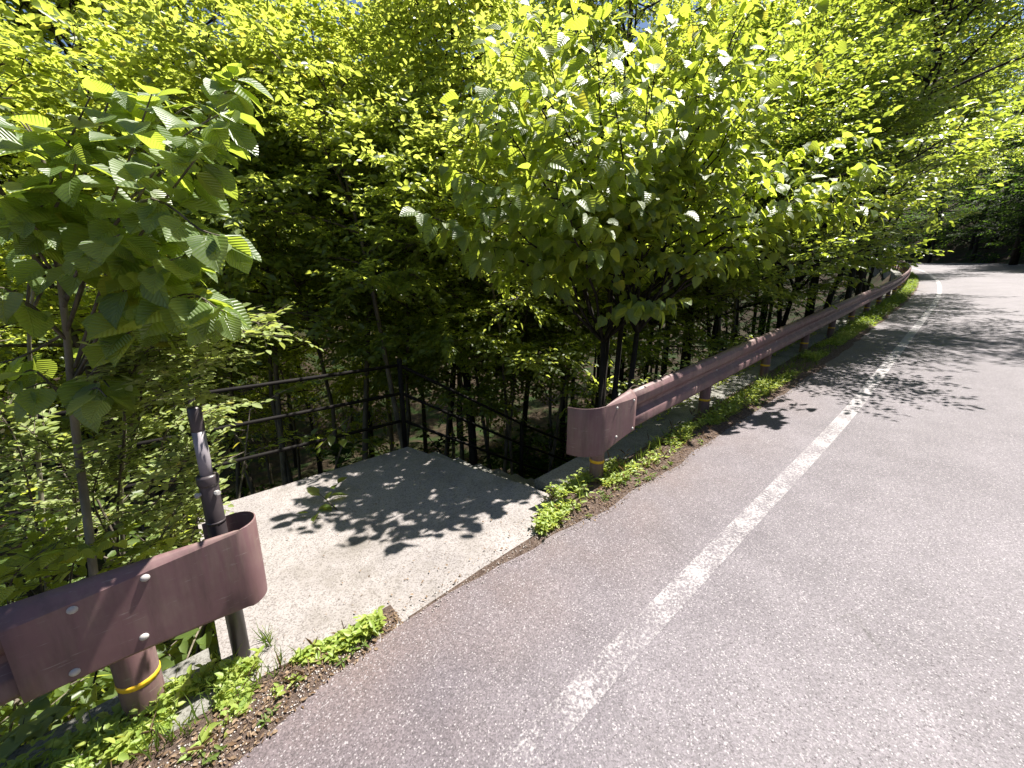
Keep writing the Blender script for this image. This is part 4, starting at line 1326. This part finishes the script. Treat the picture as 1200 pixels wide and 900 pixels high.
s_, n_ = scatter(60, -.55, 3.5, lambda s: s * 0 + .02, lambda s: s * 0 + .17)
grass('grass', 'tall grass tufts between the first posts of the long guard rail', s_, n_, .17, 2)
s_, n_ = scatter(260, 3.5, 16, lambda s: s * 0 + .0, lambda s: s * 0 + .34)
grass('grass', 'grass tufts along the guard rail further up the road', s_, n_, .16, 3)

# ---- vine creeping over the top edge of the long rail
vt = thing('vine', 'small creeping vine on the top edge of the long guard rail', 'vine', W(.9, -.02, .66))
q = []
for s in np.arange(.25, 3.3, .09):
    p = W(s, .008 + .014 * math.sin(s * 9), RZ + .328 + .012 * math.sin(s * 23)); q.append(p)
V, F = tube_geo(q, .0022, 4); part('stem', V, F, M['bark'], vt)
rng = np.random.RandomState(14)
P = []; D = []; N = []
for s in rng.uniform(.25, 3.3, 150):
    if math.sin(s * 5.3) + .6 * math.sin(s * 11) < -.1: continue
    P.append(W(s, rng.normal(.0, .022), RZ + .332 + abs(rng.normal(0, .018)))); a_ = rng.rand() * 6.28
    D.append((math.cos(a_), math.sin(a_), rng.normal(.25, .3))); N.append((rng.normal(0, .3), rng.normal(0, .3), 1))
P = np.array(P); D = np.array(D); N = unit(np.array(N)); L = rng.uniform(.02, .042, len(P))
V, F, uv = leaves(T_HEART, P, D, N, L, L * .8); o = part('foliage', V, F, M['leaf_weed'], vt, uv=uv); o['kind'] = 'stuff'

# ---- dead leaves and grit on the verge, the landing and the edge of the asphalt
rng = np.random.RandomState(19)
def litter(name, label, s, n, dz, L0, seed):
    rng = np.random.RandomState(seed); m = len(s)
    P = WA(s, n, dz); P[:, 2] += .003 + rng.rand(m) * .008
    a_ = rng.rand(m) * 6.28
    D = np.stack([np.cos(a_), np.sin(a_), rng.normal(0, .12, m)], 1); N = unit(np.array((0, 0, 1.0)) + rng.normal(0, .25, (m, 3)))
    L = L0 * rng.uniform(.4, 1.3, m)
    V, F, uv = leaves(T_SMALL, P, D, N, L, L * rng.uniform(.15, .8, m))
    return stuff(part(name, V, F, M['litter'], uv=uv), label, 'leaf litter')
def slab_dz(s, n): return None
s_, n_ = scatter(1500, -3.2, -1.75, lambda s: s * 0 - .02, lambda s: edge_n(s) + .04)
litter('leaf_litter', 'dry brown leaf scraps on the soil strip by the near guard rail', s_, n_, verge_dz(s_, n_, edge_n(s_) + .05, -9.0, -1.72, -.06), .018, 1)
s_, n_ = scatter(2600, -.7, 5, lambda s: s * 0 + .10, lambda s: edge_n(s) + .05)
litter('leaf_litter', 'dry brown leaf scraps on the soil strip under the long guard rail', s_, n_, verge_dz(s_, n_, edge_n(s_) + .05, -.72, 60, -.06), .018, 2)

def slab_z(s, n):
    u = (s + 2.46) / 2.0; v = (n + 2.02) / 2.115
    return (-.035 + .055 * u) * (1 - v) + (road_z(s) - .012) * v
rng = np.random.RandomState(23)
s_, n_ = scatter(260, -2.4, -.75, lambda s: s * 0 - 1.95, lambda s: s * 0 + .06)
n_ = np.where(rng.rand(len(n_)) < .5, .07 - .12 * rng.rand(len(n_)) ** 2 * 3, n_); n_ = np.clip(n_, -1.95, .07)
litter('leaf_litter', 'dry leaf scraps lying on the concrete landing', s_, n_, slab_z(s_, n_) - road_z(s_) + .003, .016, 3)
def grit(name, label, s, n, dz, r0, seed):
    rng = np.random.RandomState(seed); m = len(s)
    O = np.array([(1, 0, 0), (0, 1, 0), (-1, 0, 0), (0, -1, 0), (0, 0, 1), (0, 0, -1)], float)
    T = np.array([(0, 1, 4), (1, 2, 4), (2, 3, 4), (3, 0, 4), (1, 0, 5), (2, 1, 5), (3, 2, 5), (0, 3, 5)])
    P = WA(s, n, dz)
    r = r0 * rng.uniform(.4, 1.5, (m, 1, 1)) * rng.uniform(.6, 1.2, (m, 6, 1))
    V = (P[:, None, :] + O[None] * r * np.array((1, 1, .6))).reshape(-1, 3)
    F = (T[None] + (np.arange(m) * 6)[:, None, None]).reshape(-1, 3)
    return stuff(part(name, V, F, M['stone']), label, 'gravel')
s_, n_ = scatter(1500, -3.2, -1.6, lambda s: s * 0 + .03, lambda s: edge_n(s) + .06)
grit('gravel', 'loose grit along the asphalt edge by the near guard rail', s_, n_, verge_dz(s_, n_, edge_n(s_) + .05, -9.0, -1.72, -.06) + .002, .0042, 1)
s_, n_ = scatter(1800, -1.7, 4, lambda s: edge_n(s) - .09, lambda s: edge_n(s) + .05)
grit('gravel', 'loose grit along the asphalt edge by the landing and the long rail', s_, n_, .004, .0038, 2)
